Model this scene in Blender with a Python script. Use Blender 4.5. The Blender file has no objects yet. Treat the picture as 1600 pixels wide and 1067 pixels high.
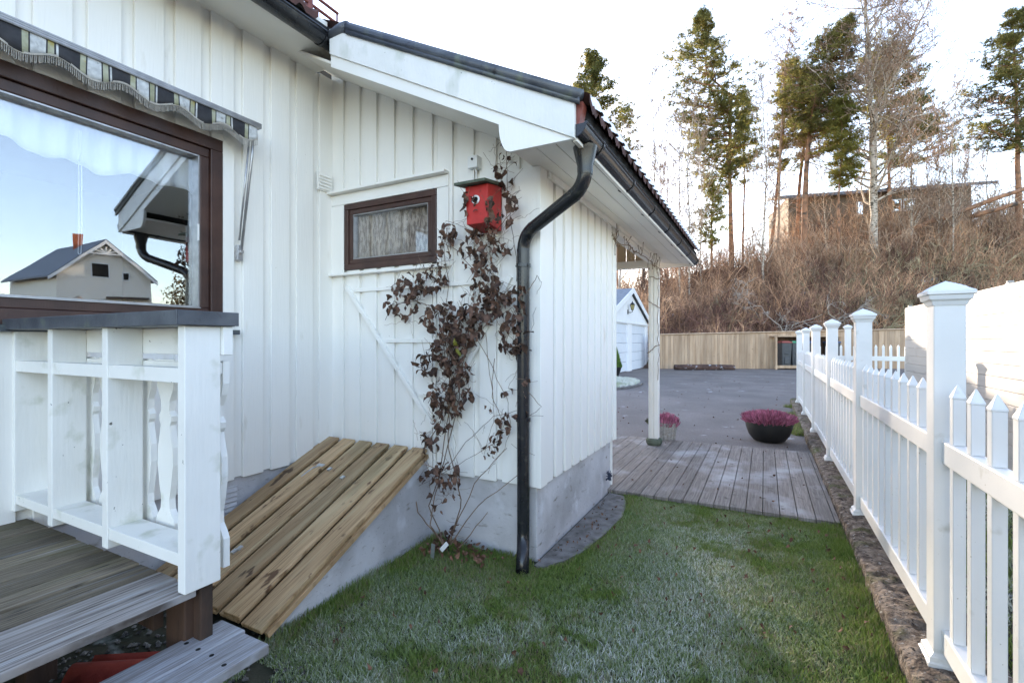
import bpy, math, random
import numpy as np
from mathutils import Vector, Matrix
rnd = random.Random(7)
R_ = math.radians
scene = bpy.context.scene
col = scene.collection

# ------------------------------------------------------------------ camera, sky, sun
CZ = 1.40
YAW = R_(27.65)
cd = bpy.data.cameras.new('camera'); cd.lens = 16.965; cd.sensor_width = 36; cd.clip_end = 500; cd.clip_start = .02
cam = bpy.data.objects.new('camera', cd); col.objects.link(cam)
cam.location = (0, 0, CZ); cam.rotation_euler = (R_(90), 0, YAW)
scene.camera = cam
SUN_AZ = 33.0     # degrees left of +Y
SUN_EL = 9.5
w = bpy.data.worlds.new('World'); scene.world = w; w.use_nodes = True
nt = w.node_tree; nt.nodes.clear()
sky = nt.nodes.new('ShaderNodeTexSky'); sky.sky_type = 'NISHITA'; sky.sun_disc = False
sky.sun_elevation = R_(SUN_EL); sky.sun_rotation = R_(-SUN_AZ)
sky.air_density = 1.0; sky.dust_density = 0.5; sky.ozone_density = 2.6
bg = nt.nodes.new('ShaderNodeBackground'); bg.inputs[1].default_value = 0.15
out = nt.nodes.new('ShaderNodeOutputWorld')
hs = nt.nodes.new('ShaderNodeHueSaturation'); hs.inputs['Saturation'].default_value = .85
wb = nt.nodes.new('ShaderNodeMix'); wb.data_type = 'RGBA'; wb.blend_type = 'MULTIPLY'; wb.inputs[0].default_value = 1; wb.inputs[7].default_value = (1.13, .975, .925, 1)
nt.links.new(sky.outputs[0], hs.inputs['Color']); nt.links.new(hs.outputs[0], wb.inputs[6]); nt.links.new(wb.outputs[2], bg.inputs[0]); nt.links.new(bg.outputs[0], out.inputs[0])
sl = bpy.data.lights.new('sun', 'SUN'); sl.energy = 2.0; sl.angle = R_(0.6); sl.color = (1, .84, .66)
so = bpy.data.objects.new('sun', sl); col.objects.link(so)
sd = Vector((-math.sin(R_(SUN_AZ)) * math.cos(R_(SUN_EL)), math.cos(R_(SUN_AZ)) * math.cos(R_(SUN_EL)), math.sin(R_(SUN_EL))))
so.rotation_euler = sd.to_track_quat('Z', 'Y').to_euler()
scene.view_settings.view_transform = 'Standard'; scene.view_settings.look = 'None'
scene.view_settings.gamma = 1; scene.view_settings.exposure = 2.88
scene.render.engine = 'CYCLES'
scene.cycles.max_bounces = 10; scene.cycles.transparent_max_bounces = 12

# ------------------------------------------------------------------ helpers
FX, FY = -math.sin(YAW), math.cos(YAW); RX, RY = math.cos(YAW), math.sin(YAW)
def pd(px, d, z=0.0):                       # a place d metres ahead of the viewpoint, in the bearing px
    u = (px - 800) / 754.0
    return Vector((d * (FX + u * RX), d * (FY + u * RY), z))
def pdy(px, py, d): return pd(px, d, CZ + (533.5 - py) / 754.0 * d)
def onY(px, py, Y):
    u = (px - 800) / 754.0; t = Y / (FY + u * RY)
    return Vector((t * (FX + u * RX), Y, CZ + (533.5 - py) / 754.0 * t))
def onX(px, py, X):
    u = (px - 800) / 754.0; t = X / (FX + u * RX)
    return Vector((X, t * (FY + u * RY), CZ + (533.5 - py) / 754.0 * t))

ORG = {}
def tag(o, label=None, cat=None, group=None, kind=None):
    if label: o['label'] = label
    if cat: o['category'] = cat
    if group: o['group'] = group
    if kind: o['kind'] = kind
    return o
def empty(name, loc, label, cat, group=None):
    o = bpy.data.objects.new(name, None); o.empty_display_size = .1; col.objects.link(o)
    o.location = loc; ORG[o.name] = Vector(loc); return tag(o, label, cat, group)

class MB:
    def __init__(s): s.v = []; s.f = []; s.r = []; s.m = []; s.cr = 0.5; s.mi = 0
    def face(s, idx): s.f.append(idx); s.r.append(s.cr); s.m.append(s.mi)
    def poly(s, pts):
        b = len(s.v); s.v += [tuple(p) for p in pts]; s.face(list(range(b, b + len(pts)))); return s
    def hexa(s, p):                         # 8 points: bottom 4 ccw, top 4 ccw
        b = len(s.v); s.v += [tuple(q) for q in p]
        for q in ((3,2,1,0),(4,5,6,7),(0,1,5,4),(1,2,6,5),(2,3,7,6),(3,0,4,7)): s.face([b + i for i in q])
        return s
    def box(s, x0, x1, y0, y1, z0, z1):
        return s.hexa([(x0,y0,z0),(x1,y0,z0),(x1,y1,z0),(x0,y1,z0),(x0,y0,z1),(x1,y0,z1),(x1,y1,z1),(x0,y1,z1)])
    def obox(s, c, ax, ay, az):             # centre and half axes
        c, ax, ay, az = Vector(c), Vector(ax), Vector(ay), Vector(az)
        return s.hexa([c-ax-ay-az, c+ax-ay-az, c+ax+ay-az, c-ax+ay-az, c-ax-ay+az, c+ax-ay+az, c+ax+ay+az, c-ax+ay+az])
    def prism(s, pts, off):                 # polygon extruded by vector off
        n = len(pts); b = len(s.v); off = Vector(off)
        s.v += [tuple(p) for p in pts] + [tuple(Vector(p) + off) for p in pts]
        s.face(list(range(b, b+n))); s.face(list(range(b+2*n-1, b+n-1, -1)))
        for i in range(n):
            j = (i+1) % n; s.face([b+i, b+n+i, b+n+j, b+j])
        return s
    def tube(s, pts, rad, n=8, cap=True):
        pts = [Vector(p) for p in pts]
        if not isinstance(rad, (list, tuple)): rad = [rad]*len(pts)
        b = len(s.v); up = None
        for i, p in enumerate(pts):
            t = (pts[min(i+1, len(pts)-1)] - pts[max(i-1, 0)])
            if t.length < 1e-9: t = Vector((0,0,1))
            t.normalize()
            if up is None:
                up = Vector((0,0,1)) if abs(t.z) < .9 else Vector((1,0,0))
            a = up - t*up.dot(t)
            if a.length < 1e-6: a = t.orthogonal()
            a.normalize(); up = a; c = t.cross(a)
            for k in range(n):
                q = 2*math.pi*k/n
                s.v.append(tuple(p + (a*math.cos(q) + c*math.sin(q))*rad[i]))
        for i in range(len(pts)-1):
            for k in range(n):
                k2 = (k+1) % n
                s.face([b+i*n+k, b+i*n+k2, b+(i+1)*n+k2, b+(i+1)*n+k])
        if cap:
            s.face([b+k for k in range(n-1, -1, -1)]); s.face([b+(len(pts)-1)*n+k for k in range(n)])
        return s
    def lathe(s, c, prof, n=20):
        b = len(s.v); c = Vector(c)
        for r, z in prof:
            for k in range(n):
                q = 2*math.pi*k/n; s.v.append((c.x+r*math.cos(q), c.y+r*math.sin(q), c.z+z))
        for i in range(len(prof)-1):
            for k in range(n):
                k2 = (k+1) % n
                s.face([b+i*n+k, b+i*n+k2, b+(i+1)*n+k2, b+(i+1)*n+k])
        return s
    def grid(s, fn, nu, nv):
        b = len(s.v)
        for j in range(nv+1):
            for i in range(nu+1): s.v.append(tuple(fn(i/nu, j/nv)))
        for j in range(nv):
            for i in range(nu):
                a = b + j*(nu+1) + i; s.face([a, a+1, a+nu+2, a+nu+1])
        return s
    def build(s, name, mat, parent=None, bevel=0, smooth=False, solid=0, seg=2):
        me = bpy.data.meshes.new(name)
        if parent is not None: org = ORG[parent.name]
        else:
            a = np.array(s.v); org = Vector(((a[:,0].min()+a[:,0].max())/2, (a[:,1].min()+a[:,1].max())/2, a[:,2].min()))
        vv = (np.array(s.v, dtype=np.float64) - np.array(org)).astype(np.float32)
        me.from_pydata([], [], []) if False else None
        me.from_pydata(vv.tolist(), [], s.f); me.update()
        at = me.attributes.new('rv', 'FLOAT', 'FACE'); at.data.foreach_set('value', np.array(s.r, dtype=np.float32))
        o = bpy.data.objects.new(name, me); col.objects.link(o)
        for mt_ in (mat if isinstance(mat, list) else [mat]): me.materials.append(mt_)
        if isinstance(mat, list): me.polygons.foreach_set('material_index', s.m)
        if smooth: me.polygons.foreach_set('use_smooth', [True]*len(me.polygons))
        if parent is not None: o.parent = parent; ORG[o.name] = org
        else: o.location = org; ORG[o.name] = org
        if solid:
            m = o.modifiers.new('solid', 'SOLIDIFY'); m.thickness = solid; m.offset = 0
        if bevel:
            m = o.modifiers.new('bevel', 'BEVEL'); m.width = bevel; m.segments = seg; m.limit_method = 'ANGLE'; m.angle_limit = R_(40)
        return o

# -------- node materials
def nodes(name):
    m = bpy.data.materials.new(name); m.use_nodes = True; t = m.node_tree
    return m, t, t.nodes['Principled BSDF'], t.nodes.new, t.links.new
def pm(name, c1, c2=None, scale=4, stretch=(1,1,1), rough=.6, bump=0.0, bscale=60, bstretch=None, metal=0, spec=.5,
       spots=None, rv=0.0, detail=6, lo=.35, hi=.65, trans=0.0, coat=0, rlo=None, bdist=.004):
    m, t, p, N, L = nodes(name)
    tc = N('ShaderNodeTexCoord'); mp = N('ShaderNodeMapping'); mp.inputs['Scale'].default_value = stretch
    L(tc.outputs['Object'], mp.inputs[0])
    no = N('ShaderNodeTexNoise'); no.inputs['Scale'].default_value = scale; no.inputs['Detail'].default_value = detail
    L(mp.outputs[0], no.inputs['Vector'])
    cr = N('ShaderNodeValToRGB'); cr.color_ramp.elements[0].position = lo; cr.color_ramp.elements[1].position = hi
    cr.color_ramp.elements[0].color = (*c1, 1); cr.color_ramp.elements[1].color = (*(c2 or c1), 1)
    L(no.outputs[0], cr.inputs[0]); cc = cr.outputs[0]
    for sp in (spots or []):                # (colour, scale, lo, hi, stretch)
        n2 = N('ShaderNodeTexNoise'); n2.inputs['Scale'].default_value = sp[1]; n2.inputs['Detail'].default_value = 5
        m2 = N('ShaderNodeMapping'); m2.inputs['Scale'].default_value = sp[4] if len(sp) > 4 else (1,1,1)
        m2.inputs['Location'].default_value = (3.3, 1.7, 5.1)
        L(tc.outputs['Object'], m2.inputs[0]); L(m2.outputs[0], n2.inputs['Vector'])
        mr = N('ShaderNodeMapRange'); mr.inputs[1].default_value = sp[2]; mr.inputs[2].default_value = sp[3]
        L(n2.outputs[0], mr.inputs[0])
        mx = N('ShaderNodeMix'); mx.data_type = 'RGBA'
        L(mr.outputs[0], mx.inputs[0]); L(cc, mx.inputs[6]); mx.inputs[7].default_value = (*sp[0], 1); cc = mx.outputs[2]
    if rv:
        at = N('ShaderNodeAttribute'); at.attribute_name = 'rv'
        mr = N('ShaderNodeMapRange'); mr.inputs[3].default_value = 1 - rv; mr.inputs[4].default_value = 1 + rv
        L(at.outputs['Fac'], mr.inputs[0])
        vm = N('ShaderNodeVectorMath'); vm.operation = 'SCALE'; L(cc, vm.inputs[0]); L(mr.outputs[0], vm.inputs['Scale']); cc = vm.outputs[0]
    L(cc, p.inputs['Base Color'])
    p.inputs['Roughness'].default_value = rough; p.inputs['Metallic'].default_value = metal
    p.inputs['Specular IOR Level'].default_value = spec; p.inputs['Coat Weight'].default_value = coat
    if rlo is not None:
        mr = N('ShaderNodeMapRange'); mr.inputs[3].default_value = rlo; mr.inputs[4].default_value = rough
        L(no.outputs[0], mr.inputs[0]); L(mr.outputs[0], p.inputs['Roughness'])
    if bump:
        nb = N('ShaderNodeTexNoise'); nb.inputs['Scale'].default_value = bscale; nb.inputs['Detail'].default_value = 6
        m3 = N('ShaderNodeMapping'); m3.inputs['Scale'].default_value = bstretch or stretch
        L(tc.outputs['Object'], m3.inputs[0]); L(m3.outputs[0], nb.inputs['Vector'])
        b = N('ShaderNodeBump'); b.inputs['Strength'].default_value = bump; b.inputs['Distance'].default_value = bdist
        L(nb.outputs[0], b.inputs['Height']); L(b.outputs[0], p.inputs['Normal'])
    if trans:
        tr = N('ShaderNodeBsdfTranslucent'); L(cc, tr.inputs['Color'])
        ms = N('ShaderNodeMixShader'); ms.inputs[0].default_value = trans
        o = t.nodes['Material Output']; L(p.outputs[0], ms.inputs[1]); L(tr.outputs[0], ms.inputs[2]); L(ms.outputs[0], o.inputs['Surface'])
    return m

M = {}
M['paint'] = pm('white_paint_wood', (.83,.81,.755), (.87,.855,.81), 2.2, (1,1,.3), .42, .35, 90, (1,1,.06), spots=[((.62,.58,.48), 9, .66, .80, (1,1,.25)), ((.45,.42,.36), 60, .735, .78)])
M['paint_old'] = pm('weathered_white_paint', (.74,.74,.70), (.83,.82,.79), 3, (1,1,1), .5, .5, 60, (1,1,.3), spots=[((.45,.48,.38), 5, .58, .8, (1,1,.6)), ((.2,.2,.16), 70, .70, .76)])
M['paint_rail'] = pm('railing_paint', (.80,.785,.73), (.85,.84,.79), 3, (1,1,1), .5, .5, 50, (1,1,.15), spots=[((.42,.44,.30), 7, .60, .82), ((.12,.11,.09), 38, .725, .75)])
M['soffit'] = pm('soffit_paint', (.82,.79,.72), (.85,.82,.76), 3, (1,1,1), .45, .15, 60)
M['gableboard'] = pm('pale_board_ceiling', (.62,.48,.32), (.70,.56,.39), 3, (1,1,.2), .6, .3, 60, (1,1,.1))
M['vinyl'] = pm('white_vinyl', (.76,.755,.73), (.81,.805,.78), 3, (1,1,1), .36, .12, 30, rlo=.28, spots=[((.55,.53,.46), 12, .66, .82), ((.38,.36,.28), 70, .70, .76)])
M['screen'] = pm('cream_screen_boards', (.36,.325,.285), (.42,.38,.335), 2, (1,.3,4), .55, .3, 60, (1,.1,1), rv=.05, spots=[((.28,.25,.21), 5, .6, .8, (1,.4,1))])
M['brownframe'] = pm('dark_brown_frame', (.040,.018,.014), (.065,.030,.022), 8, (1,1,1), .42, .3, 120, (1,1,.1))
M['metalgrey'] = pm('grey_metal', (.35,.35,.36), (.46,.46,.47), 20, (1,1,1), .38, .1, 80, metal=.7)
M['plinth'] = pm('painted_foundation', (.46,.45,.46), (.56,.55,.56), 3, (1,1,1), .85, .8, 45, spots=[((.30,.285,.28), 2.5, .50, .8), ((.60,.60,.62), 6, .58, .72), ((.22,.20,.17), 11, .62, .76, (1,1,2.5)), ((.16,.14,.12), 90, .68, .73)])
M['flash'] = pm('slate_flashing', (.045,.052,.065), (.09,.10,.115), 8, (1,1,1), .42, .2, 60, spots=[((.13,.15,.11), 10, .56, .75), ((.02,.02,.025), 16, .62,.72)])
M['black'] = pm('black_gutter', (.010,.011,.014), (.018,.019,.022), 10, (1,1,1), .24, .05, 60, spots=[((.06,.058,.05), 14, .62, .8)])
M['tile'] = pm('roof_tile', (.045,.018,.014), (.09,.035,.026), 8, (1,1,1), .8, .7, 60)
M['snow'] = pm('snow', (.80,.82,.86), (.86,.87,.90), 8, (1,1,1), .7, .5, 60)
M['underlay'] = pm('dark_underlay', (.012,.012,.014), None, 5, rough=.7)
M['redmetal'] = pm('red_brown_metal', (.16,.035,.025), (.22,.06,.04), 12, rough=.5)
M['deck'] = pm('weathered_deck', (.12,.092,.060), (.27,.222,.155), 7, (14,.35,1), .75, 1, 30, (8,.25,1), rv=.28, spots=[((.05,.04,.03), 6, .54, .66, (45,1.1,1)),((.13,.115,.055), 2.4, .46, .68, (1.5,.6,1)), ((.34,.34,.35), 3.5, .60, .80, (14,.5,1)), ((.03,.025,.02), 22, .66, .72, (3,.4,1))])
M['deckgrey'] = pm('worn_grey_deck_board', (.19,.16,.14), (.37,.34,.315), 7, (14,.35,1), .8, 1, 30, (8,.25,1), rv=.15, spots=[((.07,.055,.045), 5, .55, .66, (32,.7,1)), ((.46,.46,.47), 3, .54, .72, (10,.5,1))])
M['deck2'] = pm('porch_boards', (.17,.145,.125), (.27,.235,.21), 6, (12,.4,1), .8, .8, 30, (9,.25,1), rv=.17, spots=[((.12,.10,.085), 6, .52, .66, (40,.9,1)),((.40,.39,.39), 2.2, .55, .72, (1,.8,1)), ((.09,.075,.06), 14, .62, .72)])
M['step'] = pm('frosty_plank', (.22,.20,.19), (.34,.335,.34), 6, (12,.4,1), .8, .8, 30, (9,.2,1), rv=.10, spots=[((.40,.41,.44), 8, .46, .72, (26,1.2,1)), ((.10,.085,.08), 6, .58, .72, (45,.8,1)), ((.03,.022,.018), 9, .73, .76)])
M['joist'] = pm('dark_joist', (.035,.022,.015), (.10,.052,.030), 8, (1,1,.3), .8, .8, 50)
M['newwood'] = pm('new_pressure_treated_wood', (.37,.235,.115), (.54,.365,.20), 3.4, (9,.45,1), .6, .6, 30, (9,.3,1), rv=.2, spots=[((.24,.145,.065), 4, .52, .66, (34,.8,1)), ((.50,.37,.21), 2.6, .50, .64, (6,.4,1)), ((.13,.065,.03), 9, .64, .69, (1.5,.8,1)),((.095,.048,.020), 5.5, .645, .70, (2.0,1.0,1)), ((.17,.15,.075), 2, .55, .8, (3,.4,1))])
M['fencewood'] = pm('pale_timber_fence', (.37,.245,.15), (.50,.355,.235), 2, (3,3,.4), .8, .4, 30, (4,4,.4), rv=.17, spots=[((.15,.09,.05), 9, .68, .74)])
M['concrete'] = pm('old_curb_stone', (.075,.05,.035), (.30,.235,.18), 22, (1,1,1), .95, 1, 70, spots=[((.10,.10,.03), 5, .54, .68), ((.02,.015,.012), 55, .58, .66), ((.42,.39,.35), 38, .62, .70)], detail=12, bdist=.02)
M['gravel'] = pm('gravel_slab', (.11,.10,.09), (.21,.195,.185), 12, (1,1,1), .95, 1, 80, spots=[((.05,.04,.03), 30, .62, .70)])
M['soil'] = pm('lawn_soil', (.022,.026,.012), (.055,.050,.030), 9, (1,1,1), .95, 1, 60, spots=[((.30,.33,.32), 7, .62, .78)])
M['asphalt'] = pm('asphalt', (.125,.105,.094), (.19,.162,.146), .9, (1,1,1), .85, .7, 90, spots=[((.30,.285,.28), 60, .56, .68), ((.10,.085,.08), 85, .58, .68), ((.52,.53,.56), 3.1, .665, .76), ((.14,.11,.09), 3.0, .60, .72)], detail=9)
M['red'] = pm('red_box_paint', (.36,.018,.016), (.50,.03,.025), 7, (1,1,.4), .55, .4, 70, (1,1,.15), spots=[((.12,.01,.01), 14, .62, .75)])
M['mossroof'] = pm('mossy_board', (.06,.075,.05), (.13,.15,.11), 12, rough=.9, bump=.6)
M['whiteplain'] = pm('plain_white', (.78,.78,.76), None, 4, rough=.4)
M['dark'] = pm('dark_hole', (.006,.005,.004), None, 4, rough=.9)
M['room'] = pm('room_wall', (.05,.045,.04), (.07,.06,.05), 3, rough=.9)
M['curtain'] = pm('curtain_cloth', (.82,.84,.88), (.88,.89,.92), 6, (4,4,.3), .9, .3, 60, trans=.12)
M['lace'] = pm('patterned_curtain', (.26,.21,.165), (.60,.52,.43), 34, (1.6,1,.5), .9, .6, 160, (1,1,1), lo=.42, hi=.58)
M['stripeblack'] = pm('awning_black', (.02,.02,.024), (.035,.035,.04), 20, rough=.8)
M['fringe'] = pm('fringe_thread', (.30,.28,.25), (.42,.39,.34), 40, rough=.9)
M['vineleaf'] = pm('dry_vine_leaf', (.040,.022,.016), (.17,.092,.060), 30, rough=.75, bump=.5, rv=.55, trans=.22)
M['vinestem'] = pm('vine_stem', (.11,.07,.045), (.24,.16,.10), 20, rough=.8, rv=.3)
M['pine'] = pm('pine_needles', (.13,.14,.042), (.26,.235,.07), .35, (1,1,1), .7, rv=.55, trans=.58, lo=.40, hi=.62)
M['pineyellow'] = pm('yellow_green_needles', (.17,.175,.035), (.28,.25,.055), .6, (1,1,1), .7, rv=.4, trans=.45)
M['pinebark'] = pm('pine_bark', (.24,.13,.08), (.42,.22,.12), 3, (1,1,.4), .9, .8, 12, spots=[((.08,.06,.045), 2, .5, .65)])
M['birch'] = pm('birch_bark', (.38,.31,.23), (.60,.52,.42), 4, (1,1,.5), .85, .5, 12, spots=[((.07,.055,.04), 5, .52, .62, (1,1,2))])
M['twig'] = pm('bare_twigs', (.24,.16,.11), (.40,.28,.19), 2, rough=.9, rv=.3)
M['palebranch'] = pm('pale_dead_branch', (.34,.29,.24), (.50,.44,.37), 3, rough=.9)
M['brush'] = pm('bare_thicket', (.095,.042,.028), (.56,.33,.19), .42, (1,1,1), .9, rv=.7, lo=.38, hi=.60)
M['redbrush'] = pm('red_brown_twigs', (.13,.06,.045), (.30,.16,.12), .8, rough=.9, rv=.5)
M['palebrown'] = pm('pale_brown_shoots', (.24,.15,.09), (.54,.38,.25), .8, rough=.9, rv=.4)
M['brush2'] = pm('olive_thicket', (.17,.14,.07), (.48,.40,.24), .6, (1,1,1), .9, rv=.65)
M['hill'] = pm('hill_leaf_litter', (.06,.036,.024), (.17,.105,.07), .9, (1,1,1), .95, 1, 6, spots=[((.60,.62,.66), .55, .64, .70), ((.05,.055,.018), .8, .55, .7)])
M['garagewhite'] = pm('garage_white', (.78,.78,.78), (.82,.82,.82), 3, rough=.6)
M['garagedoor'] = pm('garage_door_paint', (.68,.71,.75), (.72,.75,.79), 3, rough=.5)
M['slate'] = pm('slate_roof', (.12,.14,.17), (.24,.26,.30), 5, (1,4,1), .8, .4, 30)
M['brownhouse'] = pm('brown_timber_wall', (.135,.105,.075), (.20,.16,.12), 2, (2,2,.3), .9, .4, 20)
M['heather'] = pm('heather_flowers', (.34,.09,.15), (.55,.22,.32), 14, rough=.8, rv=.45, trans=.25)
M['heathergreen'] = pm('heather_stems', (.05,.06,.025), (.12,.11,.05), 20, rough=.8, rv=.3)
M['blackpot'] = pm('black_pot', (.008,.008,.008), (.016,.015,.014), 8, rough=.55)
M['wicker'] = pm('grey_wicker', (.26,.23,.20), (.46,.43,.39), 40, (1,1,3), rough=.8, bump=.8)
M['conifer'] = pm('dwarf_conifer', (.06,.13,.02), (.13,.22,.035), 5, rough=.8, rv=.4, trans=.3)
M['bin'] = pm('grey_bin_plastic', (.045,.048,.052), (.06,.063,.068), 8, rough=.5)
M['binred'] = pm('red_lid', (.28,.07,.06), None, 8, rough=.5)
M['bingreen'] = pm('green_lid', (.05,.25,.14), None, 8, rough=.5)
M['binblue'] = pm('blue_lid', (.04,.09,.22), None, 8, rough=.5)
M['bark'] = pm('log_bark', (.05,.028,.022), (.11,.06,.045), 6, (1,1,1), .9, .8, 20, spots=[((.55,.55,.58), 5, .60, .72)])
M['lampblack'] = pm('lantern_black', (.015,.015,.014), None, 8, rough=.4)
M['lampglass'] = pm('lantern_glass', (.42,.36,.14), None, 8, rough=.2)
M['zinc'] = pm('zinc_fitting', (.50,.54,.58), (.65,.68,.72), 40, rough=.35, metal=.8)
M['redtile'] = pm('spare_roof_tile', (.22,.028,.018), (.34,.05,.03), 9, rough=.8, bump=.6)
M['cream'] = pm('cream_house_wall', (.80,.75,.65), (.86,.81,.71), 3, (1,1,8), rough=.7)
M['brick'] = pm('chimney_brick', (.38,.10,.04), (.50,.15,.07), 12, rough=.9)
M['litter'] = pm('fallen_leaf', (.10,.045,.025), (.20,.10,.06), 20, rough=.8, rv=.4)
def glass(name, fac, tint):
    m, t, p, N, L = nodes(name); t.nodes.remove(p)
    tr = N('ShaderNodeBsdfTransparent'); tr.inputs[0].default_value = (*tint, 1)
    g = N('ShaderNodeBsdfGlossy'); g.inputs['Roughness'].default_value = 0.0; g.inputs[0].default_value = (.95,.97,1,1)
    wn_ = N('ShaderNodeTexNoise'); wn_.inputs['Scale'].default_value = 3.0; wn_.inputs['Detail'].default_value = 1; tw_ = N('ShaderNodeTexCoord'); L(tw_.outputs['Object'], wn_.inputs['Vector'])
    bw = N('ShaderNodeBump'); bw.inputs['Strength'].default_value = .35; bw.inputs['Distance'].default_value = .0012; L(wn_.outputs[0], bw.inputs['Height']); L(bw.outputs[0], g.inputs['Normal'])
    mx = N('ShaderNodeMixShader'); mx.inputs[0].default_value = fac
    L(tr.outputs[0], mx.inputs[1]); L(g.outputs[0], mx.inputs[2]); L(mx.outputs[0], t.nodes['Material Output'].inputs[0]); return m
M['glass'] = glass('window_glass', .21, (.95,.97,.98))
M['glass2'] = glass('small_window_glass', .10, (.9,.9,.9))
M['glassfar'] = glass('bright_pane', .75, (.5,.55,.6))
def grassmat():
    m, t, p, N, L = nodes('grass_blades')
    a = N('ShaderNodeAttribute'); a.attribute_name = 'rv'; b = N('ShaderNodeAttribute'); b.attribute_name = 'fr'
    c = N('ShaderNodeValToRGB'); e = c.color_ramp.elements
    e[0].position = 0; e[0].color = (.11,.17,.03,1); e[1].position = 1; e[1].color = (.30,.24,.14,1)
    x = c.color_ramp.elements.new(.55); x.color = (.21,.30,.055,1); x = c.color_ramp.elements.new(.8); x.color = (.26,.27,.10,1)
    L(a.outputs['Fac'], c.inputs[0])
    mx = N('ShaderNodeMix'); mx.data_type = 'RGBA'; L(b.outputs['Fac'], mx.inputs[0]); L(c.outputs[0], mx.inputs[6]); mx.inputs[7].default_value = (.84,.84,.80,1)
    L(mx.outputs[2], p.inputs['Base Color']); p.inputs['Roughness'].default_value = .6
    tr = N('ShaderNodeBsdfTranslucent'); L(mx.outputs[2], tr.inputs['Color']); ms = N('ShaderNodeMixShader'); ms.inputs[0].default_value = .3
    o = t.nodes['Material Output']; L(p.outputs[0], ms.inputs[1]); L(tr.outputs[0], ms.inputs[2]); L(ms.outputs[0], o.inputs['Surface'])
    return m
M['grass'] = grassmat()

# value noise for the terrain and the frost
_P = np.random.RandomState(3).rand(256, 256)
def vn(x, y, s=1.0):
    x = np.asarray(x, dtype=float)*s + 100; y = np.asarray(y, dtype=float)*s + 100
    xi = np.floor(x).astype(int); yi = np.floor(y).astype(int); fx = x-xi; fy = y-yi
    fx = fx*fx*(3-2*fx); fy = fy*fy*(3-2*fy)
    g = lambda i, j: _P[i % 256, j % 256]
    return (g(xi,yi)*(1-fx)+g(xi+1,yi)*fx)*(1-fy) + (g(xi,yi+1)*(1-fx)+g(xi+1,yi+1)*fx)*fy
def fbm(x, y, s): return (vn(x,y,s) + .5*vn(x,y,s*2.1) + .25*vn(x,y,s*4.3))/1.75

# ------------------------------------------------------------------ terrain
def hill_h(x, y):
    d = x*FX + y*FY; L = x*RX + y*RY
    u = np.where(d > 1, L/np.maximum(d, 1), 0)
    px = 800 + 754*u
    crest = np.interp(px, [300, 700, 860, 957, 1040, 1130, 1200, 1300, 1420, 1600, 1800], [0, 0, 1.6, 4.6, 6.6, 8.0, 8.4, 9.8, 10.8, 12.2, 13])
    s = np.clip((d - 25.6)/17.0, 0, 1); s = s**.85
    lump = (fbm(x, y, .22) - .5)*2.4*np.clip((d-26)/4, 0, 1)*np.clip(crest/3, 0, 1)
    return np.where(d < 25.4, -.012, crest*s + lump*.6 + .02)
g = MB()
def gfn(u, v):
    x = -130 + 260*u; y = -60 + 230*v; return (x, y, -0.02)
xs = np.concatenate([np.linspace(-200, -40, 17), np.linspace(-38, 60, 110), np.linspace(64, 200, 15)])
ys = np.concatenate([np.linspace(-120, 12, 14), np.linspace(14, 75, 80), np.linspace(80, 260, 14)])
X_, Y_ = np.meshgrid(xs, ys); Z_ = hill_h(X_, Y_)
g.v = list(zip(X_.ravel().tolist(), Y_.ravel().tolist(), Z_.ravel().tolist()))
nx = len(xs)
for j in range(len(ys)-1):
    for i in range(nx-1): g.face([j*nx+i, j*nx+i+1, (j+1)*nx+i+1, (j+1)*nx+i])
tag(g.build('hillside_ground', M['hill'], smooth=True), kind='structure')
g = MB(); g.poly([(-6,-6,0),(12,-6,0),(12,14,0),(-6,14,0)]); tag(g.build('lawn', M['soil']), kind='structure')
g = MB()   # driveway sheet
P = [(-30,6.95),(.515,6.95),(.515,12.2),(2.3,12.2)] 
q1 = pd(1500, 24.9); q2 = pd(900, 24.9)
g.poly([(p[0], p[1], .006) for p in P] + [(q1.x, q1.y, .006), (q2.x, q2.y, .006), (-30, 24, .006)])
tag(g.build('asphalt_driveway', M['asphalt']), kind='structure')
# frosty lawn island beside the drive
g = MB(); pts = []
for k in range(28):
    a = 2*math.pi*k/28; pts.append((-5.6 + 2.15*math.cos(a), 15.2 + 2.9*math.sin(a), .012))
g.prism(pts[::-1], (0,0,.05)); isl = g.build('island_kerb', M['gravel']); tag(isl, kind='structure')
# corner slab of gravelly concrete
g = MB(); pts = [(-1.262,2.70,.006),(-1.20,2.72,.006),(-1.12,2.86,.006),(-1.06,3.05,.006),(-1.02,3.4,.006),(-1.00,3.8,.006),(-1.05,4.12,.006),(-1.12,4.30,.006),(-1.262,4.33,.006)]
g.prism(pts, (0,0,.012)); tag(g.build('concrete_strip', M['gravel']), kind='structure')

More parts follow.
